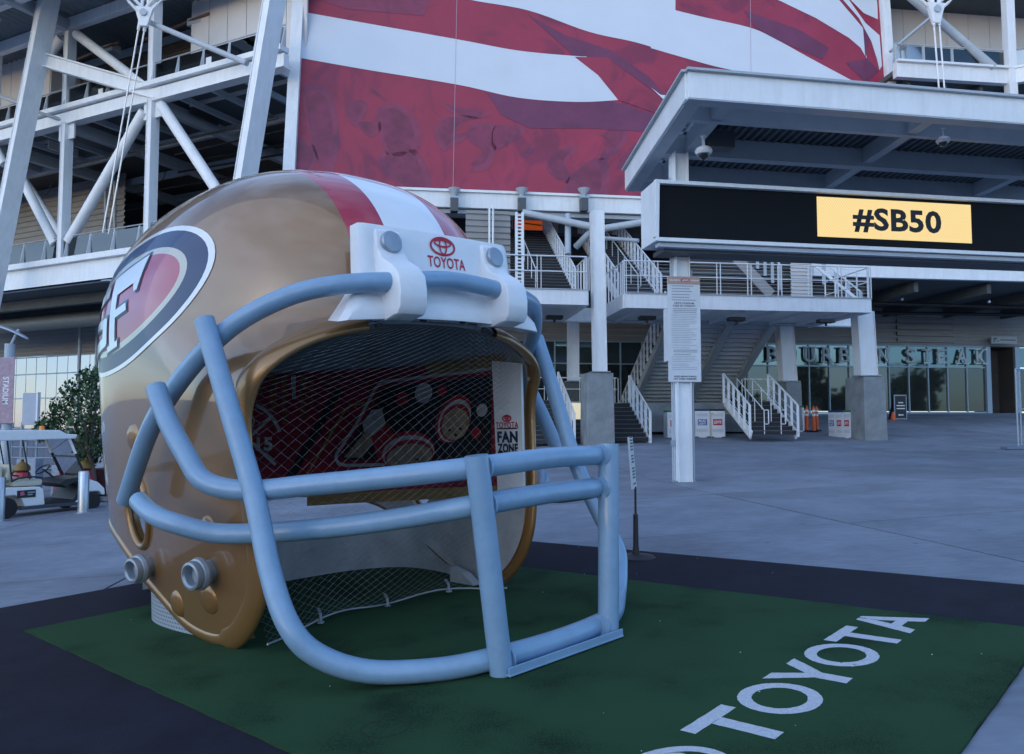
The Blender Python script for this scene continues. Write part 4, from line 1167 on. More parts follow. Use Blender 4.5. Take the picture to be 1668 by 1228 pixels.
# flight seen from the side behind the centre railing, going down to the right
st3 = thing('upper_stair', 'stair flight seen side on behind the centre landing railing, falling to the right', 'staircase', PL + eR * 5)
q3 = atY(1192, 412, 32.0); t3 = atY(1256, 480, 32.0)
ex_ = n_(t3 - q3)
MB().bar(q3 - ex_ * 2.5, t3, .10, .42, up=UP).build('stringer', SIDING, st3)
q4 = q3 - ex_ * 2.5
for k in range(13):
    p = q4.lerp(t3 + eR * .4, k / 12) + UP * .2; MB().bar(p, p + UP * 1.1, .13, .03, up=eD).build('baluster', GREYST, st3)
MB().bar(q4 + UP * 1.3, t3 + UP * 1.3 + eR * .4, .05, .06).build('top_rail', WHITE, st3)
q5 = atY(1322, 428, 32.5); t5 = atY(1402, 492, 32.5); 
MB().bar(q5, t5, .06, .12).build('stringer', WHITE, st3); MB().bar(q5 + UP * .45, t5 + UP * .45, .05, .05).build('top_rail', WHITE, st3)
for k in range(5):
    p = q5.lerp(t5, k / 4); MB().bar(p - UP * .5, p + UP * .45, .16, .03, up=eD).build('baluster', GREYST, st3)
# ---- main underside stair
ms = thing('main_stair', 'wide grey metal stair seen from below under the centre landing', 'staircase', PL + eD * 4)
tr = on(1258, 532, vpl(PL + eD * 3.9, eR)); tl = on(1090, 530, vpl(PL + eD * 3.9, eR)); tr = fz(tr, PL.z - .35); tl = fz(tl, PL.z - .35)
mw = (tr - tl).dot(eR); n = 30; rise = (tr.z - 1.05) / n; run = rise / .60
rows = []
for k in range(n):
    q = tl + eD * (run * k) - UP * (rise * k)
    rows += [[q, q + eR * mw], [q - UP * rise, q - UP * rise + eR * mw]]
    rows += [[q - UP * rise + eD * .03, q - UP * rise + eD * .03 + eR * mw]]
o = MB().grid(rows).build('step_undersides', GREYST, ms, recalc=False); o['kind'] = 'stuff'
for a in (0, mw * .58, mw):
    q = tl + eR * a - UP * .12; e = q + eD * (run * n) - UP * (rise * n)
    MB().bar(q, e, .32 if a else .2, .34).build('stringer', GREYST, ms)
stair_rail(ms, tl - eR * .15 + eD * (run * n) - UP * (rise * n), tl - eR * .15 + UP * .1, n=16, w=.09)
wl = thing('low_wall', 'pale painted low wall below the main stair behind the recycling bins', 'wall', gp(1150, 712))
wp = vpl(atY(1062, 714, 34.5), eR); w0_, w1_ = on(1058, 714, wp), on(1238, 714, wp)
MB().bar(fz(w0_, w0_.z + .55), fz(w1_, w0_.z + .55), .15, 1.55).build('wall_panel', PANEL, wl)
# ---- low flights on the ground
def lowflight(bpx, bpy, Yb, wd_, n, rise, lb, rails):
    P = atY(bpx, bpy, Yb); t_ = thing('low_stair', lb, 'staircase', P)
    P0 = P - eR * wd_
    flight(t_, P0 - UP * .02, wd_, n, rise, .30)
    T = P0 + eD * (.30 * n) + UP * (rise * n)
    if 'r' in rails: stair_rail(t_, P + eR * .08, P + eR * .08 + (T - P0), n=5, h=1.1, w=.10)
    if 'l' in rails: stair_rail(t_, P0 - eR * .08, T - eR * .08, n=5, h=1.1, w=.10)
    for a in rails.get('h', []): handrail(t_, P0 + eR * wd_ * a, T + eR * wd_ * a)
    return P0, T
_, TA = lowflight(1056, 718, 29.0, 2.9, 9, .165, 'dark low stair flight right of the tall concrete pier', {'r': 1, 'h': [.35]})
_, TB = lowflight(1297, 707, 29.5, 1.75, 8, .165, 'dark low stair flight left of the orange delineator posts', {'r': 1, 'l': 1, 'h': [.28, .66]})
_, TC = lowflight(932, 722, 28.0, 2.6, 10, .165, 'dark low stair flight seen between the facemask bars and the concrete pier', {'r': 1, 'h': [.3]})
lz = atY(1020, 656, 32.2).z
ld = tag(MB().prism([fz(PL, lz) + eR * a + eD * b_ for a, b_ in ((-6, 4.1), (7.9, 4.1), (7.9, 15.5), (-6, 15.5))], -UP * 1.2).build('terrace_slab', CONC), 'raised concrete terrace behind the low stairs', 'terrace')
lr = thing('terrace_railing', 'white railing along the raised terrace behind the low stairs', 'railing', fz(PL, lz))
for a, b_ in ((-3.6, .9), (6.5, 7.8)): railing(lr, fz(PL, lz) + eR * a + eD * 4.6, fz(PL, lz) + eR * b_ + eD * 4.6, h=1.05, sp=1.3)
# ---- piers and columns
def pier(pxl, pxr, pyt, pyb, Y, dep, lb, m=CONC, colpx=None, pyc=None, lean=0, shade=None):
    a, b_ = atY(pxl, pyb, Y), atY(pxr, pyb, Y); zt_ = atY(pxl, pyt, Y).z
    t_ = thing('concrete_pier' if colpx else 'concrete_block', lb, 'pier', (a + b_) / 2)
    w = (b_ - a).dot(eR); c = fz((a + b_) / 2, 0)
    m_ = MB(); c = c + eD * dep / 2
    zb_ = min(a.z, zg(c.x, c.y)) - .1
    bw = 1.06
    vs = [fz(c + eR * (sx_ * w / 2 * k) + eD * (sy_ * dep / 2 * k), z) for z, k in ((zb_, bw), (zt_, 1)) for sx_, sy_ in ((-1, -1), (1, -1), (1, 1), (-1, 1))]
    m_.add(vs, [(0, 3, 2, 1), (4, 5, 6, 7), (0, 1, 5, 4), (1, 2, 6, 5), (2, 3, 7, 6), (3, 0, 4, 7)])
    m_.build('pier_block', m, t_, bevel=.02)
    if colpx:
        (l0_, r0_), (l1_, r1_) = colpx       # bottom and top extents in the picture
        p0, p1 = atY((l0_ + r0_) / 2, pyt, Y + .25), atY((l1_ + r1_) / 2, pyc, Y + .25)
        cw0 = (r0_ - l0_) / FPX * Y
        if lean: MB().box((0, 0, 0), (1, 1, 1)) 
        MB().bar(p0, p1, cw0, .42, up=eD).build('steel_column', WHITE, t_, bevel=.01)
        for s_ in (-1, 1): MB().bar(p0 + eR * s_ * (cw0 / 2 + .012), p1 + eR * s_ * (cw0 / 2 + .012), .022, .5, up=eD).build('column_flange', WHITE, t_)
        MB().box(p0 + UP * .02, (cw0 + .25, .6, .04), AX).build('base_plate', GALV, t_)
    return t_
pier(957, 1001, 607, 722, 27.6, 1.1, 'tall concrete pier with a white steel column between the two landings', colpx=((968, 986), (962, 982)), pyc=345)
pier(1408, 1446, 613, 713, 30.2, 1.3, 'tapered concrete pier with a leaning white column beside the recycling bins', colpx=((1397, 1425), (1390, 1419)), pyc=508)
pier(1282, 1308, 622, 705, 33.5, 1.3, 'concrete pier with a leaning white column behind the delineator posts', colpx=((1272, 1295), (1266, 1289)), pyc=532)
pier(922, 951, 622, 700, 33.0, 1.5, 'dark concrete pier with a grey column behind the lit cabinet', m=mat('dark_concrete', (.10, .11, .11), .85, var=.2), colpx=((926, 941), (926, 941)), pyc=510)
# girders and soffit behind
gd = thing('steel_girder', 'long pale steel girder carrying the landings', 'girder', PL)
for (x0, x1, y0, y1, Y) in ((860, 1405, 500, 521, 32.0),):
    a, b_ = atY(x0, (y0 + y1) / 2, Y), None; pl_ = vpl(a, eR); e = on(x1, 500, pl_); MB().bar(a, fz(e, a.z), .25, (y1 - y0) / FPX * Y).build('web', WHITE, gd); MB().bar(a - UP * .3, fz(e, a.z) - UP * .3, .45, .05).build('lower_flange', WHITE, gd)
    MB().tube([a - UP * .36 - eD * .25, fz(e, a.z) - UP * .36 - eD * .25], .02, 6).build('conduit', GREYST, gd)
# lit cabinet
p = atY(938, 712, 30.0); ck = thing('lit_cabinet', 'pale lit drinks cabinet beside the tall concrete pier', 'cabinet', p)
w = 22 / FPX * 30; h = 58 / FPX * 30
MB().box(p + UP * h / 2 + eD * .25, (w, .5, h), AX).build('cabinet_body', STAIN, ck, bevel=.01)
MB().box(p + UP * h * .68 - eD * .01, (w * .9, .03, h * .56), AX).build('lit_panel', mat('lit_warm_panel', (.5, .48, .4), .4, var=.05, emit=((1, .85, .55), .22)), ck); MB().box(p + UP * h * .2 - eD * .01, (w * .9, .03, h * .32), AX).build('lower_door', mat('beige_door', (.42, .38, .3), .5), ck, bevel=.01)
# ---- restaurant facade
PW = atY(1607, 674, 44.0); pw = vpl(PW, eR); zb0 = PW.z
zT = on(1607, 565, pw).z; zMd = on(1607, 599, pw).z; pitch = (on(1607, 600, pw) - on(1576, 600, pw)).dot(eR)
rest = thing('restaurant_front', 'dark glazed restaurant front with BOURBON STEAK letters under grey siding', 'building', PW)
GLD = mat('dark_reflective_glass', (.075, .095, .10), .03, metal=.72, var=0, spec=.8)
GLU = mat('teal_reflective_glass', (.13, .20, .22), .04, metal=.7, var=0, spec=.8)
NP = 25
jit = random.Random(5)
def pane(parent, c, w, h, ax, m, nm='glass_pane', tilt=.004):
    nn_ = Vector((ax.y, -ax.x, 0)); t1 = jit.uniform(-tilt, tilt); t2 = jit.uniform(-tilt, tilt)
    vs = [c + ax * (w / 2 * a) + UP * (h / 2 * b_) + nn_ * (t1 * a * w + t2 * b_ * h) for a, b_ in ((-1, -1), (1, -1), (1, 1), (-1, 1))]
    return MB().prism(vs, -nn_ * .02).build(nm, m, parent)
for k in range(NP):
    c = PW - eR * (pitch * (k + .5))
    pane(rest, fz(c, (zb0 + .12 + zMd) / 2), pitch - .07, zMd - zb0 - .15, eR, GLD)
    pane(rest, fz(c, (zMd + zT) / 2), pitch - .07, zT - zMd - .06, eR, GLU)
MUL = mat('pale_blue_mullion', (.30, .38, .46), .4, metal=.3, var=.04)
for k in range(NP + 1): MB().bar(fz(PW, zb0) - eR * (pitch * k) - eD * .03, fz(PW, zT) - eR * (pitch * k) - eD * .03, .06, .10, up=eD).build('mullion', MUL, rest)
for z in (zb0 + .07, zMd, zT): MB().bar(fz(PW, z) - eD * .02, fz(PW, z) - eR * (pitch * NP) - eD * .02, .10, .07).build('transom', MUL, rest)
MB().bar(fz(PW, zb0) + eR * .12, fz(PW, zT) + eR * .12, .28, .3, up=eD).build('jamb', MUL, rest)
d1 = on(1651, 600, pw); ud = uz(d1, PW)
siding(rest, fz(PW, zb0) + eR * .3 + eD * 1.2, eR, ud - .3, zb0, zT, SIDED, pitch=.16)
MB().box(fz(PW, (zb0 + zT) / 2) + eR * (ud + .02) + eD * .65, (.06, 1.3, zT - zb0), AX).build('recess_return', SIDED, rest)
MB().box(fz(PW, (zb0 + zT) / 2) + eR * .30 + eD * .65, (.06, 1.3, zT - zb0), AX).build('recess_return', SIDED, rest)
MB().prism([fz(PW, zT) + eR * a + eD * b_ for a, b_ in ((0, 0), (ud + .2, 0), (ud + .2, 1.4), (0, 1.4))], UP * .05).build('recess_head', SIDED, rest)
MB().bar(fz(PW, zb0) + eR * (ud + .15), fz(PW, zT) + eR * (ud + .15), .28, .3, up=eD).build('jamb', MUL, rest)
q = on(1645, 674, vpl(PW + eD * .6, eR)); MB().tube([fz(q, zb0), fz(q, zT)], .07, 8).build('brown_downpipe', mat('copper_brown_pipe', (.22, .13, .09), .5, metal=.3), rest)
for k in range(3):
    c = PW + eR * (ud + .3 + pitch * (k + .5)); pane(rest, fz(c, (zb0 + .12 + zMd) / 2), pitch - .07, zMd - zb0 - .15, eR, GLD); pane(rest, fz(c, (zMd + zT) / 2), pitch - .07, zT - zMd - .06, eR, GLU)
    MB().bar(fz(PW, zb0) + eR * (ud + .3 + pitch * (k + 1)) - eD * .03, fz(PW, zT) + eR * (ud + .3 + pitch * (k + 1)) - eD * .03, .06, .10, up=eD).build('mullion', MUL, rest)
zS = zT + 5.2
ul = uz(on(780, 600, pw), PW)
siding(rest, fz(PW, 0) + eR * ul, eR, uz(on(1459, 540, pw), PW) - ul, zT + .05, zS, SIDING, pitch=.30)
a_, b2 = uz(on(1459, 540, pw), PW), uz(on(1551, 540, pw), PW)
siding(rest, fz(PW, 0) + eR * a_ - eD * .0, eR, b2 - a_, zT + .05, zS, SIDED if False else SIDING, pitch=.36, dep=.16, name='louvre_grille')
MB().prism([fz(PW, zT + .02) + eR * a + eD * b_ for a, b_ in ((ul, .08), (b2 + 14, .08), (b2 + 14, .3), (ul, .3))], UP * (zS - zT)).build('wall_backing', SIDED, rest)
siding(rest, fz(PW, 0) + eR * b2, eR, 14, zT + .05, zS, SIDING, pitch=.20, dep=.03)
# facade letters with slab serifs
LTM = mat('brushed_letter_metal', (.55, .62, .66), .5, var=.05)
lh = on(1531, 568, pw).z - on(1531, 593, pw).z; lz0 = on(1531, 593, pw).z
lps = [('B', 1255), ('O', 1287), ('U', 1316), ('R', 1345), ('B', 1373), ('O', 1402), ('N', 1436), ('S', 1480), ('T', 1506), ('E', 1531), ('A', 1563), ('K', 1594)]
SER = {'B': [(-.1, 0), (-.1, 1)], 'O': [], 'U': [(-.12, 1), (.62, 1)], 'R': [(-.1, 0), (-.1, 1), (.62, 0)], 'N': [(-.1, 0), (-.15, 1), (.68, 1)], 'S': [], 'T': [(.18, 0)], 'E': [(-.1, 0), (-.1, 1)], 'A': [(-.12, 0), (.68, 0)], 'K': [(-.1, 0), (-.1, 1), (.62, 0), (.6, 1)]}
for ch_, px in lps:
    c = fz(on(px, 580, pw), lz0 + lh / 2) - eD * .22
    o = text_on(ch_, lambda x, y: c + eR * x + UP * y, 'facade_letter', LTM, rest, width=lh * .70, height=lh * .94, bold=.01)
    md = o.modifiers.new('s', 'SOLIDIFY'); md.thickness = .08
    s_ = MB()
    for x0, yb in SER[ch_]:
        s_.box(c + eR * ((x0 + .22 - .5) * lh * .70) + UP * ((yb - .5) * lh + (.035 if yb == 0 else -.035) * lh), (lh * .36, .082, lh * .085), AX)
    if SER[ch_]:
        q = s_.build('letter_serifs', LTM, rest); q['kind'] = 'stuff'
# hanging sign at the far right
c = on(1635, 554, vpl(PW - eD * .5, eR)); hs = thing('wall_sign', 'small pale wayfinding sign on the siding above the dark doorway', 'sign', c)
w = 46 / FPX * 43.5; MB().box(c, (w, .08, 12 / FPX * 43.5), AX).build('board', mat('pale_sign', (.36, .40, .42), .5, var=.02), hs)
q = MB(); 
for x0, x1, y0, y1 in ((-.42, -.38, -.3, .3), (-.36, -.30, .05, .3), (-.30, -.2, -.2, -.1), (-.16, .44, -.06, .08)): q.quad(*[c - eD * .045 + eR * (x * w) + UP * (y * .4) for x, y in ((x0, y0), (x1, y0), (x1, y1), (x0, y1))])
o = q.build('sign_print', DARKST, hs, recalc=False); o['kind'] = 'stuff'
# roof over the plaza at the right: white edge beam, dark soffit with pipes
eb0 = atY(1408, 440.5, 34.0); plb = vpl(eb0, eR); ebh = 24 / FPX * 34
rf = thing('overhang', 'white edged dark overhang in front of the restaurant front', 'overhang', eb0)
ebl = on(1290, 440, plb)
MB().bar(fz(ebl, eb0.z), fz(eb0, eb0.z) + eR * 16, .25, ebh).build('edge_beam', WHITE, rf, bevel=.01)
MB().bar(fz(ebl, eb0.z + ebh / 2 + .05) - eD * .08, fz(eb0, eb0.z + ebh / 2 + .05) + eR * 16 - eD * .08, .35, .08).build('beam_cap', WHITE, rf)
zso = eb0.z - ebh / 2
MB().prism([fz(eb0, zso + .02) + eR * a + eD * b_ for a, b_ in ((-22, .3), (16, .3), (16, 12), (-22, 12))], UP * .15).build('soffit', SOFFIT, rf)
for k in range(7): MB().bar(fz(eb0, zso - .25) + eR * (-8 + k * 3.6) + eD * .5, fz(eb0, zso - .25) + eR * (-8 + k * 3.6) + eD * 11.5, .2, .45).build('soffit_beam', SOFFIT, rf)
for b_, sl_ in ((3.0, .5), (6.5, -.8)): MB().tube([fz(eb0, zso - .6) + eR * (-3) + eD * b_, fz(eb0, zso - .6) + eR * 15 + eD * (b_ + sl_)], .09, 8).build('sprinkler_pipe', BLACK, rf, smooth=60)
for px, py in ((1469, 487), (1611, 491)):
    p = atY(px, py, 37); q = thing('ceiling_lamp', 'small round ceiling lamp under the overhang, ' + ('nearer the leaning column' if px < 1500 else 'nearer the picture edge'), 'lamp', p, 'ceiling lamps under the overhang')
    MB().lathe([(0, -.08), (.07, -.05), (.08, 0), (.05, .05), (0, .06)], p, UP, 12).build('globe', WHITE2, q, smooth=60); MB().tube([p, fz(p, zso)], .015, 5).build('stem', BLACK, q)
# walls behind the landings
bw_ = thing('rear_wall', 'dark ribbed wall behind the landing railings', 'wall', PL + eD * 8)
pr_w = vpl(PL + eD * 5.4, eR)
a = on(1104, 480, pr_w); b_ = on(1330, 480, pr_w); siding(bw_, fz(a, 0), eR, uz(b_, a), PL.z - .3, PL.z + 4.5, SIDED, pitch=.26)
a = on(1288, 480, vpl(PL + eD * 4.2, eR)); siding(bw_, fz(a, 0), eR, .95, PL.z - .3, PL.z + 3.5, PANEL, pitch=.16, name='pale_siding')
a = on(1330, 480, pr_w); siding(bw_, fz(a, 0), eR, 2.3, PL.z - .3, eb0.z - .35, SIDED, pitch=.26)
wl2 = thing('ribbed_wall', 'grey ribbed metal wall left of the upper stair below the banner', 'wall', PLl - eR * 4 + eD * 4)
a = on(758, 480, vpl(PLl + eD * 3.0, eR)); siding(wl2, fz(a, 0), eR, 1.75, PLl.z - .5, PLl.z + 3.4, SIDING, pitch=.24)
for px in (797, 803): MB().tube([fz(on(px, 480, vpl(PLl + eD * 2.6, eR)), z) for z in (PLl.z, PLl.z + 3.6)], .04, 8).build('downpipe', WHITE, wl2, smooth=60)
# red room at the head of the left flight
rr = thing('red_room', 'lit red room with yellow tape seen at the head of the left stair', 'room', top)
pl_r = vpl(top + eD * 2.2, eR); a0_, a1_ = on(838, 400, pl_r), on(888, 355, pl_r)
zr0 = top.z - .1; zr1 = a1_.z + .3
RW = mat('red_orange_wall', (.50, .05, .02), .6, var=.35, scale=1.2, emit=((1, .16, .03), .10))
MB().bar(fz(a0_, (zr0 + zr1) / 2), fz(a1_, (zr0 + zr1) / 2), .1, zr1 - zr0).build('red_wall', RW, rr)
b_ = on(908, 400, pl_r); MB().bar(fz(a1_, (zr0 + zr1) / 2) - eD * .2, fz(b_, (zr0 + zr1) / 2) - eD * .2, .1, zr1 - zr0).build('white_wall', PANEL, rr)
TAPE = mat('yellow_tape', (.65, .52, .04), .5, var=.1)
for py0, py1 in ((363, 370), (380, 383)):
    a, b_ = on(850, py0, vpl(top + eD * 1.2, eR)), on(904, py1, vpl(top + eD * 1.2, eR)); MB().bar(a, b_, .01, .07).build('barrier_tape', TAPE, rr)
a, b_ = on(887, 398, vpl(top + eD * 1.9, eR)), on(893, 386, vpl(top + eD * 1.9, eR)); MB().bar(a, b_, .05, .09, up=eD).build('lit_tube', mat('lit_tube_lamp', (1, .9, .6), .4, var=0, emit=((1, .8, .4), 2.5)), rr)
MB().prism([fz(top, top.z - .15) + eR * x + eD * y for x, y in ((-3, 0), (14, 0), (14, 7), (-3, 7))], UP * .13).build('upper_floor', SOFFIT, rr)
MB().prism([fz(top, zr1) + eR * x + eD * y for x, y in ((-3, -1), (12, -1), (12, 7), (-3, 7))], UP * .15).build('ceiling', SOFFIT, rr)
a = on(1045, 372, vpl(top + eD * 2.5, eR)); c = on(925, 372, vpl(top + eD * 2.5, eR)); MB().bar(fz(c, a.z), a, .1, 3.5).build('rear_panel', SIDING, rr)
for y0, y1 in ((380, 384), (376, 388)): MB().bar(on(988, y0, vpl(top + eD * 1.0, eR)), on(1028, y1, vpl(top + eD * 1.0, eR)), .01, .07).build('barrier_tape', TAPE, rr)
# ---- the banner
tb = math.radians(12); BU = n_(UP * math.cos(tb) + eD * math.sin(tb)); BN = n_(eR.cross(BU))
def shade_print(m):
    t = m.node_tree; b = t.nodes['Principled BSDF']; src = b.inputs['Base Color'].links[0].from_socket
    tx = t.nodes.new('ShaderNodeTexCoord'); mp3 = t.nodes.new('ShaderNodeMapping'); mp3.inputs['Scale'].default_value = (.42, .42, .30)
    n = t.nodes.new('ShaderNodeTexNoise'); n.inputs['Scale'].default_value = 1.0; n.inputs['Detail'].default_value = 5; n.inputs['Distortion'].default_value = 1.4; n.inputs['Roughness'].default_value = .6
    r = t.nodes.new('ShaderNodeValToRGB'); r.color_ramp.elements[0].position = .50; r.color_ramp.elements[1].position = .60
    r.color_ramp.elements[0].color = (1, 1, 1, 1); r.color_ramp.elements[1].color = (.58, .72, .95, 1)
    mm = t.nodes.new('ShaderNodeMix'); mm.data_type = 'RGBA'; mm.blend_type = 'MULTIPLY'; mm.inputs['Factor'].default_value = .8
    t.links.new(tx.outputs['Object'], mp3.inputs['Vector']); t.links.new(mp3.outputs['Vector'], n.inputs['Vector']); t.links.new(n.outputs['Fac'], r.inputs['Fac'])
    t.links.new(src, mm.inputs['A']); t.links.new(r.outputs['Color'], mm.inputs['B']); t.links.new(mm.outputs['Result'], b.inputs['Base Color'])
B0 = atY(690, 311, 31.0); pb = (B0, BN)
def bp_(px, py, off=0.0): return on(px, py, pb) + BN * off
if BN.dot(CAM - B0) < 0: BN = -BN
ban = thing('stadium_banner', 'huge red and white flag banner filling the wall above the stairs', 'banner', B0)
BRED = mat('banner_red_mesh', (.30, .023, .058), .38, var=.10, scale=.5)
BSEAM = mat('banner_seam_print', (.46, .34, .42), .5, var=0)
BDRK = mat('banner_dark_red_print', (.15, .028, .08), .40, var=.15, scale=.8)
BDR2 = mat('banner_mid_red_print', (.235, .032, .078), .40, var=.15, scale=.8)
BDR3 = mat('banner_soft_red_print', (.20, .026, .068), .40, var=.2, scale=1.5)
BWH = mat('banner_white_mesh', (.58, .63, .70), .4, var=.03, scale=.4)
bl = lambda y: 496 - .105 * y
brx = lambda y: 1431 + .085 * y
zbot = [(bl(282), 296), (690, 311), (1052, 326)]
base = [bp_(bl(-60), -60), bp_(brx(-60), -60), bp_(brx(345), 345 - 6), bp_(1040, 325), bp_(690, 311), bp_(bl(296), 303)]
MB().prism(base, -BN * .05).build('banner_sheet', BRED, ban)
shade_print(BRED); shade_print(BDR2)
def flat(poly, m, off, nm='banner_print'):
    MB().quad(*[bp_(x, y, off) for x, y in poly]).build(nm, m, ban, recalc=False)
def curve(pts, n=6): return [(p.x, p.y) for p in spline([(x, y, 0) for x, y in pts], n)]
# white stripes (upper and lower edge lists, left to right)
def band(up, lo, m, off, nm='banner_stripe'):
    u = curve(up); l = curve(lo); q = MB()
    k = min(len(u), len(l)); u = u[:k]; l = l[:k]
    q.grid([[bp_(x, y, off) for x, y in u], [bp_(x, y, off) for x, y in l]]); q.build(nm, m, ban, recalc=False)
Z = lambda x, y: (460 + x * .3837, y * .3837)
band([Z(93, 52), Z(350, 98), Z(745, 168), Z(1000, 215), Z(1240, 238), Z(1290, 240)], [Z(80, 247), Z(350, 295), Z(745, 360), Z(1000, 415), Z(1250, 433), Z(1425, 425)], BWH, .012)
flat([Z(1240, 238), Z(1340, 320), Z(1370, 345), Z(1425, 425), Z(1250, 433), Z(1245, 240)], BWH, .013)
band([Z(700, -40), Z(800, 0), Z(900, -60), Z(1100, -60), Z(1400, -60), Z(1668, -40)], [Z(700, -38), Z(800, 0), Z(1045, 45), Z(1300, 135), Z(1500, 180), Z(1668, 232)], BWH, .012)
Q = lambda x, y: (1060 + x * .2688, y * .2688)
flat([Q(-100, -60), Q(760, -5), Q(1000, 110), Q(1200, 230), Q(1270, 290), Q(1307, 355), Q(1300, 260), Q(1285, 170), Q(1140, 0), Q(700, -200), Q(-100, -200)], BWH, .014)
band([Q(0, 25), Q(300, 100), Q(600, 168), Q(760, 240), Q(960, 350), Q(1240, 500)], [Q(0, 292), Q(200, 350), Q(400, 405), Q(640, 455), Q(900, 500), Q(1240, 520)], BWH, .013)
flat([Q(0, 530), Q(60, 575), Q(115, 580), Q(120, 600), Q(95, 620)], BWH, .014)
flat([Q(1205, -5), Q(1290, 80), Q(1375, 118), Q(1372, 30), Q(1368, -5)], BWH, .015)
flat([Q(1160, -5), Q(1260, 110), Q(1335, 250), Q(1370, 360), Q(1385, 425), Q(1400, 400), Q(1385, 215), Q(1300, 140), Q(1200, 0)], BWH, .016)
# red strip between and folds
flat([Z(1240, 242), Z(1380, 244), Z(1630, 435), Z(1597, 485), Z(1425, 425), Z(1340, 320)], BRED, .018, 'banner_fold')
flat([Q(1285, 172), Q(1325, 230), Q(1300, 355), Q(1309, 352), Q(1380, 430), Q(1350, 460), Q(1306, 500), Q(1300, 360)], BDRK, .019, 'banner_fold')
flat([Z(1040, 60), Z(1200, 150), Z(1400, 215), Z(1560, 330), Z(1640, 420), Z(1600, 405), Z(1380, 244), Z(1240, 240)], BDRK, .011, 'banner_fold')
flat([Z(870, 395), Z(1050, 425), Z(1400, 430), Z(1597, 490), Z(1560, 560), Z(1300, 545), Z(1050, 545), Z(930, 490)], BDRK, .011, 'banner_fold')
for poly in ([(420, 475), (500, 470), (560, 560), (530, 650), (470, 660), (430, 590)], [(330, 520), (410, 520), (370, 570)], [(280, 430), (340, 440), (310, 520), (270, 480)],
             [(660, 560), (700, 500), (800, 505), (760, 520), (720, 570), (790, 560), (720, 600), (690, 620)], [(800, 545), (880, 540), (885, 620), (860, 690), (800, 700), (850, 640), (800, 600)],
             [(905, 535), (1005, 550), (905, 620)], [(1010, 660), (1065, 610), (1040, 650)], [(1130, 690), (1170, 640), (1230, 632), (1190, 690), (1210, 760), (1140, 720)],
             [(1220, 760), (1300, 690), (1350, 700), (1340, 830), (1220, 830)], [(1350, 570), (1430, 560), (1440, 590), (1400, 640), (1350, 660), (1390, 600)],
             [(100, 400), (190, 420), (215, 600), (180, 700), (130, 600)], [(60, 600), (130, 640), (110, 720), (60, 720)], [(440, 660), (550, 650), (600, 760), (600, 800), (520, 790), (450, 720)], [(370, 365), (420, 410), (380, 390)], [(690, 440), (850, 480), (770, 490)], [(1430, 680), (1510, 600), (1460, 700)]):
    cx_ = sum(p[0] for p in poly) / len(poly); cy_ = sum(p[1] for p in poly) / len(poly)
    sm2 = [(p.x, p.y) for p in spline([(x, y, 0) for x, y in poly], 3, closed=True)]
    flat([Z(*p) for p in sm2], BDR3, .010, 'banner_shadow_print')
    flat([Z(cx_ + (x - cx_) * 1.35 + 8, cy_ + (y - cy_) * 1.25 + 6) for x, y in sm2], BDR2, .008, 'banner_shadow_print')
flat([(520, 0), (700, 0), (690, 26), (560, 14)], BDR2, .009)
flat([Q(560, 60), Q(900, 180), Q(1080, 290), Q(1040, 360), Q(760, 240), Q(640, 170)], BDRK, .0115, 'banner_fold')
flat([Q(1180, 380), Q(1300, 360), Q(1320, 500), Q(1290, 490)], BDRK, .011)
# cloth seams
for y0, x0, x1 in ((0, 745, 745.7), (0, 1221, 1221.7)): MB().quad(bp_(x0, -60, .022), bp_(x1, -60, .022), bp_(x1 + (2 if x0 > 1000 else -8), 330 if x0 < 1000 else 150, .022), bp_(x0 + (2 if x0 > 1000 else -8), 330 if x0 < 1000 else 150, .022)).build('banner_seam', BSEAM, ban, recalc=False)
MB().bar(bp_(504 - 14, -60, .05), bp_(472 - 1, 300, .05), .46, .5, up=BN).build('frame_post', WHITE, ban, bevel=.01)
MB().bar(bp_(1433, -60, .05), bp_(1448, 150, .05), .38, .5, up=BN).build('frame_post', WHITE, ban, bevel=.01)
# beam under the banner
q = thing('banner_beam', 'white horizontal beam along the foot of the banner', 'beam', B0)
a = B0 - UP * .38 - eR * 6.5; e = B0 - UP * .38 + eR * uz(on(1049, 324, vpl(B0, eR)), B0)
MB().bar(a, e, .5, .62).build('beam_web', WHITE, q, bevel=.01); MB().bar(a + UP * .36 - eD * .2, e + UP * .36 - eD * .2, .3, .10).build('beam_cap', WHITE, q)
MB().bar(a - UP * .42 + eD * .3, e - UP * .42 + eD * .3, .7, .16).build('lower_beam', GREYST, q)
for px, wh in ((740, 'nearest the helmet'), (850, 'the middle one'), (951, 'nearest the canopy')):
    c = on(px, 320, vpl(B0 - eD * .55, eR)); fl_ = thing('banner_floodlight', 'grey floodlight on the banner beam, ' + wh, 'floodlight', c, 'floodlights on the banner beam')
    MB().lathe([(.09, -.05), (.13, .12), (.24, .28), (.25, .32), (.20, .33), (0, .30)], c, (0, 0, 1), 18).build('lamp_head', GREYST, fl_, smooth=40)
    MB().box(c - UP * .36, (.30, .36, .55), AX).build('gear_box', DARKST, fl_, bevel=.02); MB().box(c - UP * .06, (.34, .2, .1), AX).build('bracket', GALV, fl_)
br = thing('pipe_brace', 'grey pipe braces below the banner beam beside the tall column', 'brace', atY(970, 365, 30))
for (x0, y0, x1, y1, r_) in ((852, 346, 968, 370, .14), (984, 372, 1048, 362, .14), (938, 402, 972, 368, .13), (925, 350, 925, 415, .12), (985, 388, 1040, 392, .08)):
    MB().tube([atY(x0, y0, 30.2), atY(x1, y1, 29.4)], r_, 12).build('pipe', GREYST, br, smooth=60)
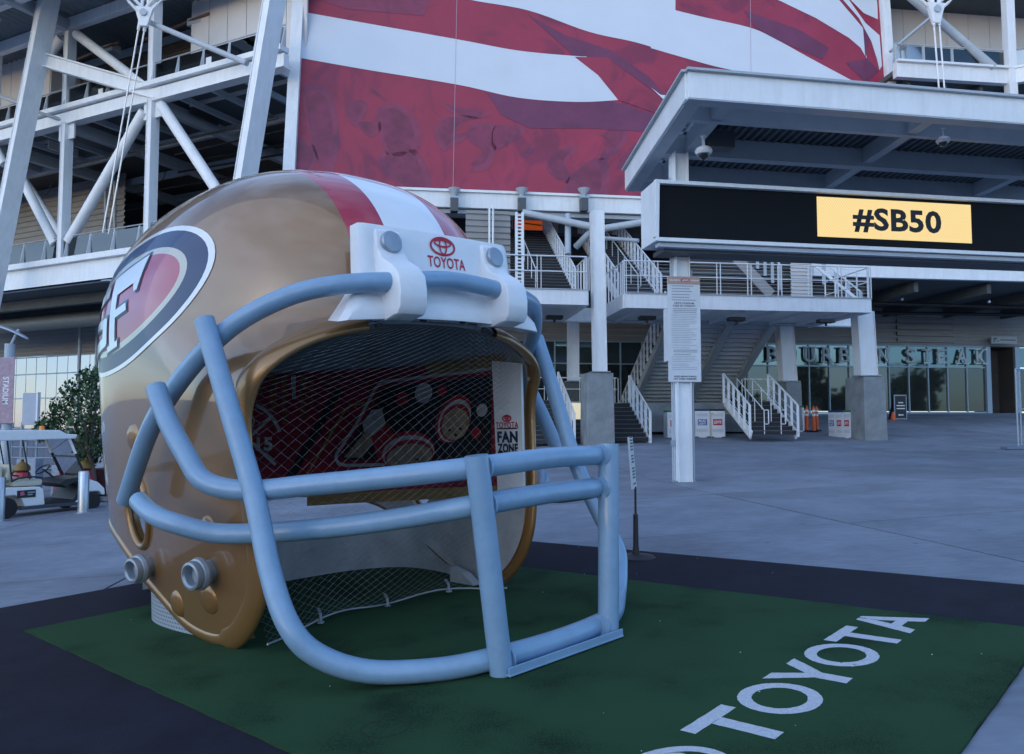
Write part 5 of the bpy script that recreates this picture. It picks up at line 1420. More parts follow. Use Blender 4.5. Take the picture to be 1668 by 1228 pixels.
# ---- deck right of the banner
D0 = atY(1453, 102, 34.0); pd = vpl(D0, eR); ul_ = .12; ur = uz(on(1643, 119, pd), D0)
up_ = thing('upper_deck', 'white upper deck with glass railing right of the banner', 'deck', D0)
fh = 26 / FPX * 34
MB().bar(D0 + eR * ul_ - UP * fh / 2, D0 + eR * ur - UP * fh / 2, .3, fh).build('deck_fascia', WHITE, up_, bevel=.01)
MB().bar(D0 + eR * ul_ + UP * .02 - eD * .1, D0 + eR * ur + UP * .02 - eD * .1, .4, .1).build('deck_curb', WHITE, up_)
c2 = D0 + eR * ur; dout = hdir(120)
MB().bar(c2 - UP * fh / 2, c2 + dout * 8 - UP * fh / 2, .3, fh).build('deck_fascia', WHITE, up_); MB().bar(c2 + UP * .02, c2 + dout * 8 + UP * .02, .4, .1).build('deck_curb', WHITE, up_)
MB().prism([D0 + eR * ul_ - UP * .3, D0 + eR * ur - UP * .3, D0 + eR * (ur + 6) - eD * 3 - UP * .3, D0 + eR * (ur + 6) + eD * 7 - UP * .3, D0 + eR * ul_ + eD * 7 - UP * .3], -UP * .2).build('deck_slab', SOFFIT, up_)
GLR = glass_mat('clear_railing_glass', (.86, .92, .95), .3)
def glassrail(parent, a, b_, h=.85, sp=1.25, m=GREYST):
    L = (b_ - a).length; d = n_(b_ - a); n = max(1, round(L / sp)); nn_ = Vector((d.y, -d.x, 0))
    MB().tube([a + UP * h, b_ + UP * h], .03, 6).build('top_rail', m, parent, smooth=60)
    for k in range(n):
        p = a + d * (L * (k + .5) / n); MB().box(p + UP * (h * .5), (L / n - .12, .012, h * .82), (d, nn_, UP)).build('glass_panel', GLR, parent)
        for q_, w_ in ((0, .10),):
            p = a + d * (L * k / n)
            MB().prism([p - d * .05 - nn_ * .02, p - d * .05 + UP * h, p - d * .0 + UP * h, p + d * .03 - nn_ * .16][:4], d * .03).build('rail_post', m, parent)
            MB().add([p - nn_ * .14, p + nn_ * .06, p + nn_ * .04 + UP * h, p - nn_ * .0 + UP * h] + [v + d * .05 for v in (p - nn_ * .14, p + nn_ * .06, p + nn_ * .04 + UP * h, p - nn_ * .0 + UP * h)],
                     [(0, 1, 2, 3), (4, 7, 6, 5), (0, 4, 5, 1), (1, 5, 6, 2), (2, 6, 7, 3), (3, 7, 4, 0)]).build('rail_fin', m, parent)
glassrail(up_, D0 + eR * ul_ + UP * .05, D0 + eR * ur + UP * .05); glassrail(up_, c2 + UP * .05, c2 + dout * 7 + UP * .05)
for k in range(10):
    a = D0 + eR * (ul_ + k * 1.22) + eD * 4.6; MB().box(fz(a, D0.z + 2.6) + eR * .6, (1.19, .06, 5.4), AX).build('wall_panel', PANEL, up_)
MB().prism([D0 + eR * x + eD * y + UP * 5.2 for x, y in ((ul_, 0), (ur + 8, 0), (ur + 8, 8), (ul_, 8))], UP * .3).build('roof_slab', SOFFIT, up_)
cc = c2 - eD * .1; MB().bar(cc - UP * 8, cc + UP * 7, .36, .4, up=eR).build('corner_column', WHITE, up_, bevel=.01)
for x0, y0, x1, y1, r_ in ((1478, -10, 1618, 110, .19), (1516, 28, 1450, 84, .07)):
    MB().tube([atY(x0, y0, 34.5), atY(x1, y1, 34.5)], r_, 14).build('round_brace', GREYST, up_, smooth=60)
for k in range(5): MB().bar(D0 + eR * (1 + k * 1.8) - UP * .75 + eD * .3, D0 + eR * (1 + k * 1.8) - UP * .75 + eD * 7, .15, .4).build('under_beam', SOFFIT, up_)
def cable_node(px, py, Y, ends, lb, r_=.035, s_=1.0):
    P = atY(px, py, Y); t_ = thing('cable_node', lb, 'cable node', P)
    X_, Z_ = eR, UP
    pl_ = [(-.42, .30), (.42, .30), (.16, -.62), (-.16, -.62)]
    MB().prism([P + X_ * (x * s_) + Z_ * (z * s_) - eD * .09 for x, z in pl_], eD * .18).build('gusset_plate', WHITE, t_, bevel=.02)
    MB().lathe([(.16 * s_, -.16), (.16 * s_, .16)], P, eD, 16).build('pin', GREYST, t_, smooth=40)
    for (ex_, ey_, eY, off) in ends:
        E_ = atY(ex_, ey_, eY); d = n_(E_ - P); sd = n_(d.cross(eD))
        for sg in (-1, 1):
            a = P + sd * (sg * .13 * s_) + d * .25
            MB().tube([a, E_ + sd * (sg * .13 * s_)], r_, 6).build('cable', WHITE2, t_, smooth=60)
            MB().tube([a - d * .1, a + d * .45], r_ * 1.9, 8).build('cable_socket', WHITE, t_, smooth=60)
cable_node(1524, 16, 33.0, [(1534, 146, 33.0, 0), (1495, -12, 33.0, 0), (1560, -16, 33.0, 0), (1524, -40, 33, 0)], 'white cable node plate with paired rods before the upper deck right of the banner')
# ---------------------------------------------------------------- stadium, left wing (facade runs away to the left)
eL = hdir(-63.8)                 # along the facade, away from the camera
nL = Vector((.4415, .8973, 0))   # into the building
nL = n_(nL - eL * nL.dot(eL))
LP0 = atY(270, 400, 33.0)
pL = vpl(LP0, eL); AXL = (eL, nL, UP)
def lp(px, py, back=0.0): return on(px, py, vpl(LP0 + nL * back, eL))
def ul(P): return (P - LP0).dot(eL)
def LW(u, z, back=0.0): return fz(LP0, z) + eL * u + nL * back
wing = thing('stadium_wing', 'open white steel stadium wing with stacked decks left of the banner', 'building', fz(LP0, 0))
z1b = lp(0, 476).z; z1t = lp(0, 443).z                 # lower deck fascia
z2b = lp(0, 228).z; z2t = lp(0, 210).z
z3b = lp(100, 52 + 0).z
uR, uL_ = ul(lp(463, 300)), ul(lp(-60, 300)) + 14
print('LEFT', z1b, z1t, z2b, z2t, z3b, uR, uL_)
def lbar(u0_, u1_, z, h, back=0, th=.3, nm='beam', m=WHITE, bev=0): return MB().bar(LW(u0_, z, back), LW(u1_, z, back), th, h).build(nm, m, wing, bevel=bev)
# lower deck
lbar(uR, uL_, (z1b + z1t) / 2 - .05, z1t - z1b - .1, nm='deck_fascia', bev=.01); lbar(uR, uL_, z1t + .03, .26, -.15, .5, 'deck_curb')
lbar(uR, uL_, z1b + .03, .06, .1, .55, 'fascia_flange')
MB().prism([LW(u, z1t - .3, b_) for u, b_ in ((uR, .2), (uL_, .2), (uL_, 18), (uR, 18))], -UP * .2).build('deck_slab', SOFFIT, wing)
# middle deck
lbar(uR, uL_, (z2b + z2t) / 2 - .12, z2t - z2b - .05, nm='deck_fascia', bev=.01); lbar(uR, uL_, z2t + .02, .22, -.12, .5, 'deck_curb'); lbar(uR, uL_, z2b - .11, .06, .05, .5, 'fascia_flange')
MB().prism([LW(u, z2t - .12, b_) for u, b_ in ((uR + .2, .2), (uL_, .2), (uL_, 5.2), (uR + 4.0, 5.2))], -UP * .12).build('deck_slab', DECK, wing)
MB().prism([LW(u, z2t - .12, b_) for u, b_ in ((uR + 4.0, 5.2), (uL_, 5.2), (uL_, 18), (uR + 12, 18))], -UP * .12).build('deck_slab', SIDED, wing)
for b_ in (4.0, 7.5, 11.0): lbar(uR, uL_, z2b - .05, .38, b_, .2, 'soffit_beam', GREYST)
u = uR + .6
while u < uL_: MB().bar(LW(u, z2b + .0, .3), LW(u, z2b + .0, 4.0), .14, .26).build('soffit_rib', GREYST, wing); u += 1.9
# upper deck and roof
for b_, m, h_, w_ in ((0.0, WHITE, .55, .3), (3.2, GREYST, .4, .25)): lbar(uR, uL_, z3b + .2, h_, b_, w_, 'roof_beam', m)
rows = [[], []]; k = 0; u = uR
while u < uL_:
    z = z3b + (.50 if k % 4 in (0, 1) else .58)
    for q, b_ in enumerate((-7.5 if u > 1.0 else -.6, 4.2)): rows[q].append(LW(u, z, b_))
    u += .16 if k % 2 else .05; k += 1
MB().grid(rows).build('ribbed_roof_deck', mat('grey_ribbed_deck', (.20, .23, .25), .5, metal=.2, var=.1), wing, recalc=False)
MB().prism([LW(u, z3b + .7, b_) for u, b_ in ((uR, -.6), (1.0, -.6), (1.0, -7.5), (uL_, -7.5), (uL_, 18), (uR, 18))], UP * .3).build('roof_slab', SOFFIT, wing)
lbar(1.0, uL_, z3b + .2, .5, -5.4, .3, 'roof_beam', WHITE); lbar(1.0, uL_, z3b + .2, .5, -2.6, .3, 'roof_beam', WHITE)
MB().prism([LW(uR - 1, 0, 19), LW(uL_ + 8, 0, 19), LW(uL_ + 8, 0, 19.2), LW(uR - 1, 0, 19.2)], UP * (z3b + 6)).build('rear_bulkhead', SOFFIT, wing)
MB().prism([LW(uL_ + 4, z1t, 0), LW(uL_ + 4, z1t, 19), LW(uL_ + 4.2, z1t, 19), LW(uL_ + 4.2, z1t, 0)], UP * (z3b - 2)).build('end_bulkhead', SOFFIT, wing)
cols = [ul(lp(110, 200)), ul(lp(249, 200))]
for k, u in enumerate(cols + [cols[0] + (cols[0] - cols[1])]):
    for z0_, z1_, w_ in ((z1t + .1, z2b - .05, .46), (z2t, z3b, .46)):
        MB().bar(LW(u, z0_), LW(u, z1_), .40, w_ * .5, up=eL).build('column', WHITE, wing, bevel=.01)
        for s_ in (-1, 1): MB().bar(LW(u + s_ * .14, z0_), LW(u + s_ * .14, z1_), .44, .03, up=eL).build('column_flange', WHITE, wing)
    MB().bar(LW(u, z3b + .05, 0), LW(u, z3b + .05, -7), .3, .5).build('roof_outrigger', GREYST, wing)
    MB().bar(LW(u, z2b - .15, .2), LW(u, z2b - .15, 14), .34, .55).build('cross_girder', GREYST, wing)
    MB().box(LW(u, z2b - .5, .0), (1.1, .08, .7), AXL).build('gusset_plate', WHITE, wing)
for u in (cols[1] - 3.5, cols[1] - 9): 
    for b_ in (6.0,):
        MB().bar(LW(u, z1t, b_), LW(u, z2b, b_), .34, .3, up=eL).build('inner_column', GREYST, wing)
# round diagonal braces
def brace(px0, py0, px1, py1, r_, b0=0.0, b1=0.0, m=WHITE, nm='round_brace'):
    MB().tube([lp(px0, py0, b0), lp(px1, py1, b1)], r_, 14).build(nm, m, wing, smooth=60)
brace(235, 182, 112, 393, .24); brace(263, 172, 355, 312, .24); brace(35, 290, 90, 398, .22); brace(42, 296, 125, 420, .20, 3, 3); brace(125, 56, 238, 142, .22)
brace(-30, 200, 8, 268, .2); brace(100, 62, 82, 88, .24); brace(-30, 380, 6, 418, .2)
brace(243, 36, 402, 103, .11, -1.2, -1.2, GREYST, 'strut'); brace(-10, 153, 55, 176, .09, -1.0, -.4, GREYST, 'strut'); brace(60, 182, 105, 197, .08, -.8, 0, GREYST, 'strut')
brace(-10, 45, 32, -20, .10, -1.4, -1.4, GREYST, 'strut')
# big raking legs and the tie between them
legs = []
for (xb0, yb0), (xt0, yt0), (xb, yb), lb in (((21, 300), (80, 0), (-100, 800), 'big raking white steel leg at the left edge'), ((398, 300), (447, 0), (322, 760), 'big raking white steel leg between the left wing and the banner')):
    pl_ = vpl(LP0 - nL * 1.6, eL)
    a, b_ = on(xb0, yb0, pl_), on(xt0, yt0, pl_); d = b_ - a
    foot = a + d * ((zg(a.x, a.y) - a.z) / d.z); topp = a + d * ((z3b + 6 - a.z) / d.z)
    t_ = thing('raking_leg', lb, 'steel leg', foot, 'raking legs of the left wing')
    dd_ = n_(d)
    MB().bar(foot, topp, .74, .30, up=eL).build('box_web', GREYST if False else WHITE, t_, bevel=.012)
    ax_u = n_(eL - dd_ * eL.dot(dd_))
    for s_ in (-1, 1): MB().bar(foot + ax_u * s_ * .17, topp + ax_u * s_ * .17, .80, .035, up=ax_u).build('side_plate', WHITE, t_)
    legs.append((a, d))
tie = thing('tie_beam', 'white steel tie beam from the left raking leg to the wing facade', 'beam', lp(250, 155))
MB().ibar(on(72, 98, vpl(LP0 - nL * 1.3, eL)), lp(258, 152), .36, .62, t=.06).build('flanged_beam', WHITE, tie)
# glass railings
railw = thing('lower_railing', 'glass railing with steel fins along the lower deck of the left wing', 'railing', LW(uR, z1t))
glassrail(railw, LW(uR, z1t + .15, -.1), LW(uL_, z1t + .15, -.1), h=1.05, sp=1.65)
railu = thing('upper_railing', 'glass railing with steel fins along the middle deck of the left wing', 'railing', LW(uR, z2t))
glassrail(railu, LW(uR, z2t + .13, -.1), LW(uL_, z2t + .13, -.1), h=.88, sp=1.5)
# rear walls
siding(wing, LW(ul(lp(205, 300, 7.0)), 0, 7.0), eL, 30, z1t, z2b + .2, SIDING, pitch=.34, dep=.07, out_=1 if Vector((eL.y, -eL.x, 0)).dot(nL) < 0 else -1)
siding(wing, LW(ul(lp(205, 300, 7.0)) - 14, 0, 12.0), eL, 15, z1t, z2b + .2, SIDING, pitch=.34, dep=.07, out_=1 if Vector((eL.y, -eL.x, 0)).dot(nL) < 0 else -1)
# band of white and red boards along the lower deck
lbar(uR, uL_, z1t + .75, 1.05, 1.8, .1, 'white_band', PANEL)
u = uR + 1
while u < uL_: lbar(u, u + 1.7, z1t + .22, .30, 1.6, .1, 'red_board', RED); u += 2.6
for px, py in ((88, 432), (205, 338 + 55)): pass
# second level: pale panels with a dark ribbed recess
BK = 1.6
uA, uB, uC, uD = ul(lp(500, 100, BK)), ul(lp(311, 100, BK)), ul(lp(82, 140, BK)), ul(lp(-80, 100, BK)) + 4
for (ua_, ub_) in ((uA, uB), (uC, uD)):
    n = max(1, round((ub_ - ua_) / 1.05)); w_ = (ub_ - ua_) / n
    for k in range(n): MB().box(LW(ua_ + w_ * (k + .5), (z2t + z3b) / 2 + .3, BK), (w_ - .035, .08, z3b - z2t + 1.4), AXL).build('wall_panel', PANEL, wing)
siding(wing, LW(uB, 0, BK + 1.6), eL, uC - uB, z2t, z3b + 1, SIDED, pitch=.42, dep=.06, out_=1 if Vector((eL.y, -eL.x, 0)).dot(nL) < 0 else -1)
MB().box(LW(uB - .05 + .0, (z2t + z3b) / 2, BK + .8), (.1, 1.6, z3b - z2t + 1.4), AXL).build('recess_return', SIDED, wing); MB().box(LW(uC, (z2t + z3b) / 2, BK + .8), (.1, 1.6, z3b - z2t + 1.4), AXL).build('recess_return', PANEL, wing)
MB().bar(LW(uB + 1.2, z2t, BK + 1.5), LW(uB + 1.2, z2t + 3, BK + 1.5), .9, .1, up=nL).build('dark_door', BLACK, wing)
for px, py, b_ in ((41, 138, 3.7), (340, 98, -.15), (164, 149, -.15)):
    p = lp(px, py, b_); MB().box(p, (.5 if px == 41 else .3, .03, .2 if px == 41 else .26), AXL).build('small_notice', mat('brown_notice', (.2, .16, .1), .5, var=0) if px == 41 else WPRINT, wing)
# pipes and services under the decks
rs = random.Random(11)
for k in range(9):
    b_ = 2.5 + k * 1.2; u0_ = uR + rs.uniform(0, 6); MB().tube([LW(u0_, z2b - .5 - rs.random() * .5, b_), LW(u0_ + rs.uniform(6, 16), z2b - .5 - rs.random() * .4, b_ + .3)], .05, 6).build('service_pipe', BLACK, wing, smooth=60)
for k in range(8):
    u_ = uR + 3 + k * 2.6; b_ = rs.uniform(4, 9); p = LW(u_, z2b - .6, b_); MB().tube([p, p - UP * .5 + eL * .2, p - UP * .62 + eL * .5, p - UP * .3 + eL * .8], .025, 5).build('hanging_cable', BLACK, wing)
for k in range(4):
    u_ = uR + 6 + k * 6; MB().tube([LW(u_, z3b - .3, 1.5), LW(u_ + 5, z3b - .3, 1.9)], .07, 6).build('service_pipe', mat('rusty_pipe', (.16, .10, .08), .7), wing, smooth=60); MB().box(LW(u_ + 1, z3b - .35, 1.8), (.9, .5, .35), AXL).build('air_unit', GREYST, wing, bevel=.02)
for px0, py0, px1 in ((172, 330, 172), (187, 325, 187)): 
    MB().tube([lp(px0, py0 - 30, 5.5), lp(px1, 395, 5.5)], .09, 8).build('vertical_duct', GREYST, wing, smooth=60)
for px, py in ((108, 393), (248, 380)):
    p = lp(px, py, .6); MB().lathe([(.0, -.3), (.25, -.25), (.3, .2), (.15, .35), (0, .36)], p, n_(-nL - UP * .3), 14).build('lamp_body', BLACK, wing, smooth=50)
p = lp(46, 284, 4.5); q = thing('deck_lamp', 'small warm lit lamp under the middle deck beside the left raking leg', 'lamp', p)
MB().box(p, (.55, .2, .08), AXL).build('lamp_body', WHITE2, q, bevel=.02); MB().box(p - UP * .06, (.4, .14, .03), AXL).build('lit_lens', mat('lit_orange_lens', (1, .7, .4), .4, var=0, emit=((1, .55, .25), 3)), q)
cable_node(235, 22, 31.3, [(172, 380, 32.5, 0), (200, -14, 31.0, 0), (275, -20, 31.3, 0), (240, -30, 31.3, 0)], 'white cable node plate with a long pair of rods before the left wing', s_=.9)
# ---- ground storey of the wing: soffit, ribbed wall, glass
B2 = 9.0
zgt = lp(90, 580, B2).z; zgm = lp(90, 608, B2).z; zgl = lp(90, 648, B2).z
MB().prism([LW(u, z1b + .02, b_) for u, b_ in ((uR, .4), (uL_, .4), (uL_, 14), (uR, 14))], UP * .1).build('ground_soffit', SOFFIT, wing)
for b_, dz in ((2.2, .5), (5.0, .6), (7.2, .5)): lbar(uR, uL_, z1b - dz / 2, dz, b_, .35, 'soffit_beam', SOFFIT)
MB().tube([LW(uR, z1b - .9, 4), LW(uL_, z1b - .9, 4)], .42, 14).build('large_duct', mat('grey_duct', (.16, .18, .19), .5, metal=.3), wing, smooth=60)
for b0_, b1_, dz in ((1.5, 6, 1.2), (5, 9, 1.9), (2.5, 8.5, 1.6)): MB().tube([LW(uR + 7 + b0_, z1b - dz, b0_), LW(uR + 19, z1b - dz + .1, b1_)], .06, 6).build('service_pipe', BLACK, wing, smooth=60)
osd = 1 if Vector((eL.y, -eL.x, 0)).dot(nL) < 0 else -1
siding(wing, LW(uR, 0, B2), eL, uL_ + 14 - uR, zgt + .06, z1b + .1, SIDING, pitch=.27, dep=.06, out_=osd)
GLL = mat('sky_reflecting_glass', (.36, .37, .41), .03, metal=.85, var=0)
MUD = mat('dark_plum_mullion', (.15, .12, .16), .5, var=.05)
pw_ = ul(lp(74, 600, B2)) - ul(lp(91, 600, B2)); u = ul(lp(165, 600, B2)); zf = -1.2; n = 12
for k in range(-6, n):
    ua_ = u + pw_ * k
    for z0_, z1_ in ((zf, zgl), (zgl, zgm), (zgm, zgt)):
        pane(wing, LW(ua_ + pw_ / 2, (z0_ + z1_) / 2, B2), pw_ - .05, z1_ - z0_ - .04, eL, GLL)
    MB().bar(LW(ua_, zf, B2 - .008), LW(ua_, zgt, B2 - .008), .04, .012, up=nL).build('mullion', MUD, wing)
for z in (zgl, zgm, zgt): lbar(u - 6 * pw_, u + n * pw_, z, .07, B2 - .03, .1, 'transom', MUL)
for px in (130, 158):
    p = lp(px, 560, B2 - 2); MB().tube([fz(p, zf), fz(p, z1b)], .10, 8).build('slim_column', GREYST, wing, smooth=60)
# curved lamp wing, banners on poles
def lamp_pole(px, py_base, py_top, Y, lb, lb2, txt, flip=1):
    base = atY(px, py_base, Y); z1_ = atY(px, py_top, Y).z; base = fz(base, zg(base.x, base.y))
    t_ = thing('lamp_post', lb, 'lamp post', base, 'lamp posts with banners')
    MB().tube([base, fz(base, z1_)], .14, 14).build('pole', GREYST, t_, smooth=60)
    MB().lathe([(.24, 0), (.24, .05), (.15, .07)], base, UP, 16).build('base_plate', GREYST, t_)
    w = []
    for k in range(13):
        q = k / 12; x = (-.95 + 1.5 * q); z = .55 - .55 * ((q - .15) ** 2) * 1.1; ww = .22 * math.sin(PI * min(max(q, .04), .98)) ** .5
        w.append([fz(base, z1_) + Vector((x * flip, -ww, z)), fz(base, z1_) + Vector((x * flip, 0, z + .05)), fz(base, z1_) + Vector((x * flip, ww, z))])
    o = MB().grid(w).build('curved_reflector', STAIN, t_, smooth=60, recalc=False); md = o.modifiers.new('s', 'SOLIDIFY'); md.thickness = .03
    MB().tube([fz(base, z1_ - .1), fz(base, z1_ + .45) + Vector((.25 * flip, 0, 0))], .04, 8).build('arm', GREYST, t_)
    bw_, bh_ = .52, 2.0; c = fz(base, z1_ - .45 - bh_ / 2) + Vector((.36 * (-1 if flip > 0 and px > 50 else 1) * 0 + .02, -.17, 0))
    b2_ = thing('pole_banner', lb2, 'banner', c)
    MB().box(c, (bw_, .02, bh_)).build('cloth', mat('dusty_pink_banner', (.42, .30, .36), .7, var=.15), b2_)
    for z in (-1, 1): MB().tube([c + Vector((-bw_ / 2 - .03, .03, z * bh_ / 2)), c + Vector((bw_ / 2 + .03, .03, z * bh_ / 2))], .018, 6).build('rod', GALV, b2_)
    if txt: text_on(txt, lambda x, y: c + Vector((y * -1 * -1, -.014, -x)) if False else c + Vector((y + .02, -.014, -x)), 'banner_lettering', WPRINT, b2_, width=bh_ * .42, height=.17, bold=.02)
lamp_pole(7, 800, 560, 24.0, 'grey lamp post with curved reflector at the left edge of the picture', 'narrow pink grey banner on the lamp post at the left edge', 'STADIUM')
lamp_pole(205, 700, 485, 26.0, 'grey lamp post mostly hidden behind the giant helmet', 'narrow pink banner just showing behind the giant helmet', '', 1)
# freestanding pale panel
a, b_ = atY(36, 692, 27.0), atY(61, 692, 27.0); z1_ = atY(50, 640, 27).z
q = thing('pale_panel', 'blank pale blue panel on posts in front of the glass of the left wing', 'panel', fz((a + b_) / 2, zg(a.x, a.y)))
MB().box(fz((a + b_) / 2, (a.z + z1_) / 2), ((b_ - a).length * .92, .12, z1_ - a.z)).build('board', mat('pale_blue_board', (.42, .47, .55), .6, var=.04), q, bevel=.01)
MB().box(fz(b_, (a.z + z1_) / 2), (.06, .16, z1_ - a.z + .05)).build('edge_strip', WPRINT, q)
for p in (a, b_): MB().tube([fz(p, zg(p.x, p.y)), fz(p, a.z + .1)], .04, 6).build('post', GALV, q)
# ramp railings behind the cart
q = thing('ramp_railing', 'pale pipe railings behind the golf cart', 'railing', gp(60, 770))
for y0, y1, Y in ((698, 703, 27.5), (706, 709, 27.3), (716, 720, 27.0), (728, 731, 26.5), (745, 748, 26.5), (762, 765, 26)):
    MB().tube([atY(-10, y0, Y), atY(230, y1, Y)], .03, 6).build('rail', GALV, q, smooth=60)
for px in (2, 20, 44, 92, 112, 150): p = atY(px, 700, 27.2); MB().tube([fz(p, zg(p.x, p.y)), p], .035, 6).build('post', GALV, q, smooth=60)
# back wall/pale kerb and dark red planter
pk = vpl(atY(60, 800, 24.0), hdir(82)); a = on(-60, 800, pk)
q = thing('plaza_wall', 'low pale wall with screens behind the golf cart', 'wall', fz(a, zg(a.x, a.y)))
rs = random.Random(4)
for k in range(9):
    p = fz(a, 0) + hdir(82) * (.8 + k * 1.05); h_ = rs.uniform(.9, 1.7); MB().box(fz(p, zg(p.x, p.y) + h_ / 2), (rs.uniform(.5, 1.0), .4, h_)).build('wall_block', mat('pale_blue_wall', (.30, .36, .45), .6, var=.1), q, bevel=.01)
p = atY(195, 812, 21.5); q = thing('red_planter', 'dark red planter wall beside the helmet, behind the cart', 'planter', fz(p, zg(p.x, p.y)))
MB().box(fz(p, zg(p.x, p.y) + .42) + Vector((.3, .5, 0)), (2.4, 1.4, .84)).build('planter_wall', mat('dark_red_stone', (.10, .03, .035), .7, var=.2), q, bevel=.02); MB().box(fz(p, zg(p.x, p.y) + .06) + Vector((.3, .4, 0)), (2.7, 1.6, .12)).build('kerb', CONC, q, bevel=.01)
# ---- tree: real leaf clumps
def tree(px, pyb, Y, lb, spots, n_leaf, seed, leafm, sz=.16, hide=False):
    rs = random.Random(seed)
    base = atY(px, pyb, Y); base = fz(base, zg(base.x, base.y))
    t_ = thing('plaza_tree', lb, 'tree', base); spots = [(x, y, dy, r_ * .86) for x, y, dy, r_ in spots]
    bark = mat('grey_brown_bark', (.13, .10, .085), .9, var=.25, scale=8, bump=.4)
    cs = [(atY(x, y, Y + dy), r_) for x, y, dy, r_ in spots]
    tops = sum((c for c, _ in cs), Vector()) / len(cs)
    MB().tube(spline([base, base.lerp(tops, .35) + Vector((.05, 0, 0)), base.lerp(tops, .75), tops], 4), [.10 - .005 * k for k in range(13)], 8).build('trunk', bark, t_, smooth=60)
    lm = MB()
    for c, r_ in cs:
        MB().tube([base.lerp(tops, .55), base.lerp(tops, .55).lerp(c, .6) + UP * .1, c], [.05, .035, .012], 6).build('limb', bark, t_, smooth=60)
        for _ in range(n_leaf):
            v = Vector((rs.gauss(0, 1), rs.gauss(0, 1), rs.gauss(0, .8))); v = n_(v) * (r_ * rs.random() ** .45)
            if rs.random() < .18: v *= 1.25
            p = c + v; s_ = sz * rs.uniform(.5, 1.2)
            d = n_(Vector((rs.gauss(0, 1), rs.gauss(0, 1), rs.gauss(0, .7)))); e = d.orthogonal().normalized(); e = e * math.cos(rs.random() * 6) + d.cross(e) * math.sin(rs.random() * 6)
            w_ = d.cross(e); lm.quad(p - e * s_ * .5, p + w_ * s_ * .28, p + e * s_ * .6, p - w_ * s_ * .28)
    o = lm.build('crown', leafm, t_, recalc=False); o['kind'] = 'stuff'
LEAF = bpy.data.materials.new('dark_green_leaves'); LEAF.use_nodes = True
t = LEAF.node_tree; b = t.nodes['Principled BSDF']; b.inputs['Roughness'].default_value = .55
oi = t.nodes.new('ShaderNodeNewGeometry'); r = t.nodes.new('ShaderNodeValToRGB'); r.color_ramp.elements[0].color = (.012, .035, .014, 1); r.color_ramp.elements[1].color = (.05, .11, .035, 1)
t.links.new(oi.outputs['Random Per Island'], r.inputs['Fac']); t.links.new(r.outputs['Color'], b.inputs['Base Color'])
tree(155, 806, 21.0, 'dark green bushy tree between the golf cart and the giant helmet', [(150, 615, 0, .42), (125, 640, .3, .5), (160, 645, -.3, .55), (105, 668, .2, .5), (138, 680, -.2, .62), (170, 690, .2, .6), (82, 690, 0, .40), (118, 712, .1, .5), (155, 722, -.1, .5), (70, 706, .3, .28), (180, 650, .3, .5), (140, 745, .2, .36), (185, 730, .1, .45)], 330, 3, LEAF, sz=.125)
# ---- bollards
STB = mat('satin_steel_bollard', (.50, .54, .60), .3, metal=.75, var=.05)
bp0 = gp(135, 835)
bo = thing('bollard', 'brushed steel bollard in front of the golf cart', 'bollard', bp0, 'steel bollards', local=True)
MB().lathe([(.115, 0), (.115, .93), (.10, .955), (0, .96)], (0, 0, 0), UP, 24).build('tube', STB, bo, smooth=40); MB().lathe([(.20, 0), (.20, .02), (.12, .03)], (0, 0, 0), UP, 24).build('base_flange', STB, bo, smooth=40)
b2 = copy_tree(bo); b2.location = gp(-3, 850); b2['label'] = 'brushed steel bollard cut by the left edge of the picture'
# ---- golf cart, local frame: x forward, y left
hd = math.atan2(.84, .54)
ca, cb_ = gp(10, 845), gp(150, 828)
fwd = n_(Vector((cb_.x - ca.x, cb_.y - ca.y, 0)))
lft = Vector((-fwd.y, fwd.x, 0))
cart = thing('golf_cart', 'white golf cart with white roof and orange beacon parked behind the bollard', 'golf cart', fz(ca, zg(ca.x, ca.y)), local=True)
cart.rotation_euler = (0, -math.atan2((cb_.z - ca.z), (cb_ - ca).length) if False else 0, math.atan2(fwd.y, fwd.x))
cart.location = cart.location + lft * .05
CW_ = WHITE2; TAN = CREAM
def cp(prof_, y0, y1): return MB().prism([(x, y0, z) for x, z in prof_], (0, y1 - y0, 0))
Y0, Y1 = -.02, 1.14
cp([(-.75, .38), (-.72, .62), (-.55, .70), (.30, .68), (.72, .66), (.80, .60), (.84, .24), (.40, .22), (.33, .40), (.18, .50), (-.18, .50), (-.33, .38)], Y0, Y1).build('rear_body', CW_, cart, bevel=.025)
cp([(1.52, .20), (1.64, .32), (1.72, .62), (1.80, .80), (2.10, .68), (2.26, .52), (2.28, .36), (2.20, .36), (2.12, .46), (1.80, .46), (1.72, .28), (1.66, .20)], Y0 + .02, Y1 - .02).build('front_cowl', CW_, cart, bevel=.025)
cp([(.30, .16), (1.76, .16), (1.76, .24), (.30, .24)], Y0 - .02, Y1 + .02).build('sill', mat('dark_blue_grey_trim', (.05, .06, .085), .5, var=.05), cart, bevel=.01)
cp([(.84, .24), (1.60, .24), (1.72, .64), (1.68, .66), (1.52, .30), (.84, .28)], Y0 + .05, Y1 - .05).build('floor_tray', BLACK, cart)
cp([(1.42, .66), (1.80, .80), (1.74, .84), (1.34, .80), (1.20, .72), (1.22, .66), (1.38, .58)], Y0 + .05, Y1 - .05).build('dashboard', BLACK, cart, bevel=.02)
for x0 in (0.0,):
    MB().box((.50, .56, .76), (.62, 1.0, .14)).build('seat_cushion', TAN, cart, bevel=.04); MB().box((.10, .56, 1.02), (.12, .98, .36), (n_(Vector((1, 0, -.25))), Vector((0, 1, 0)), n_(Vector((.25, 0, 1))))).build('seat_back', TAN, cart, bevel=.04)
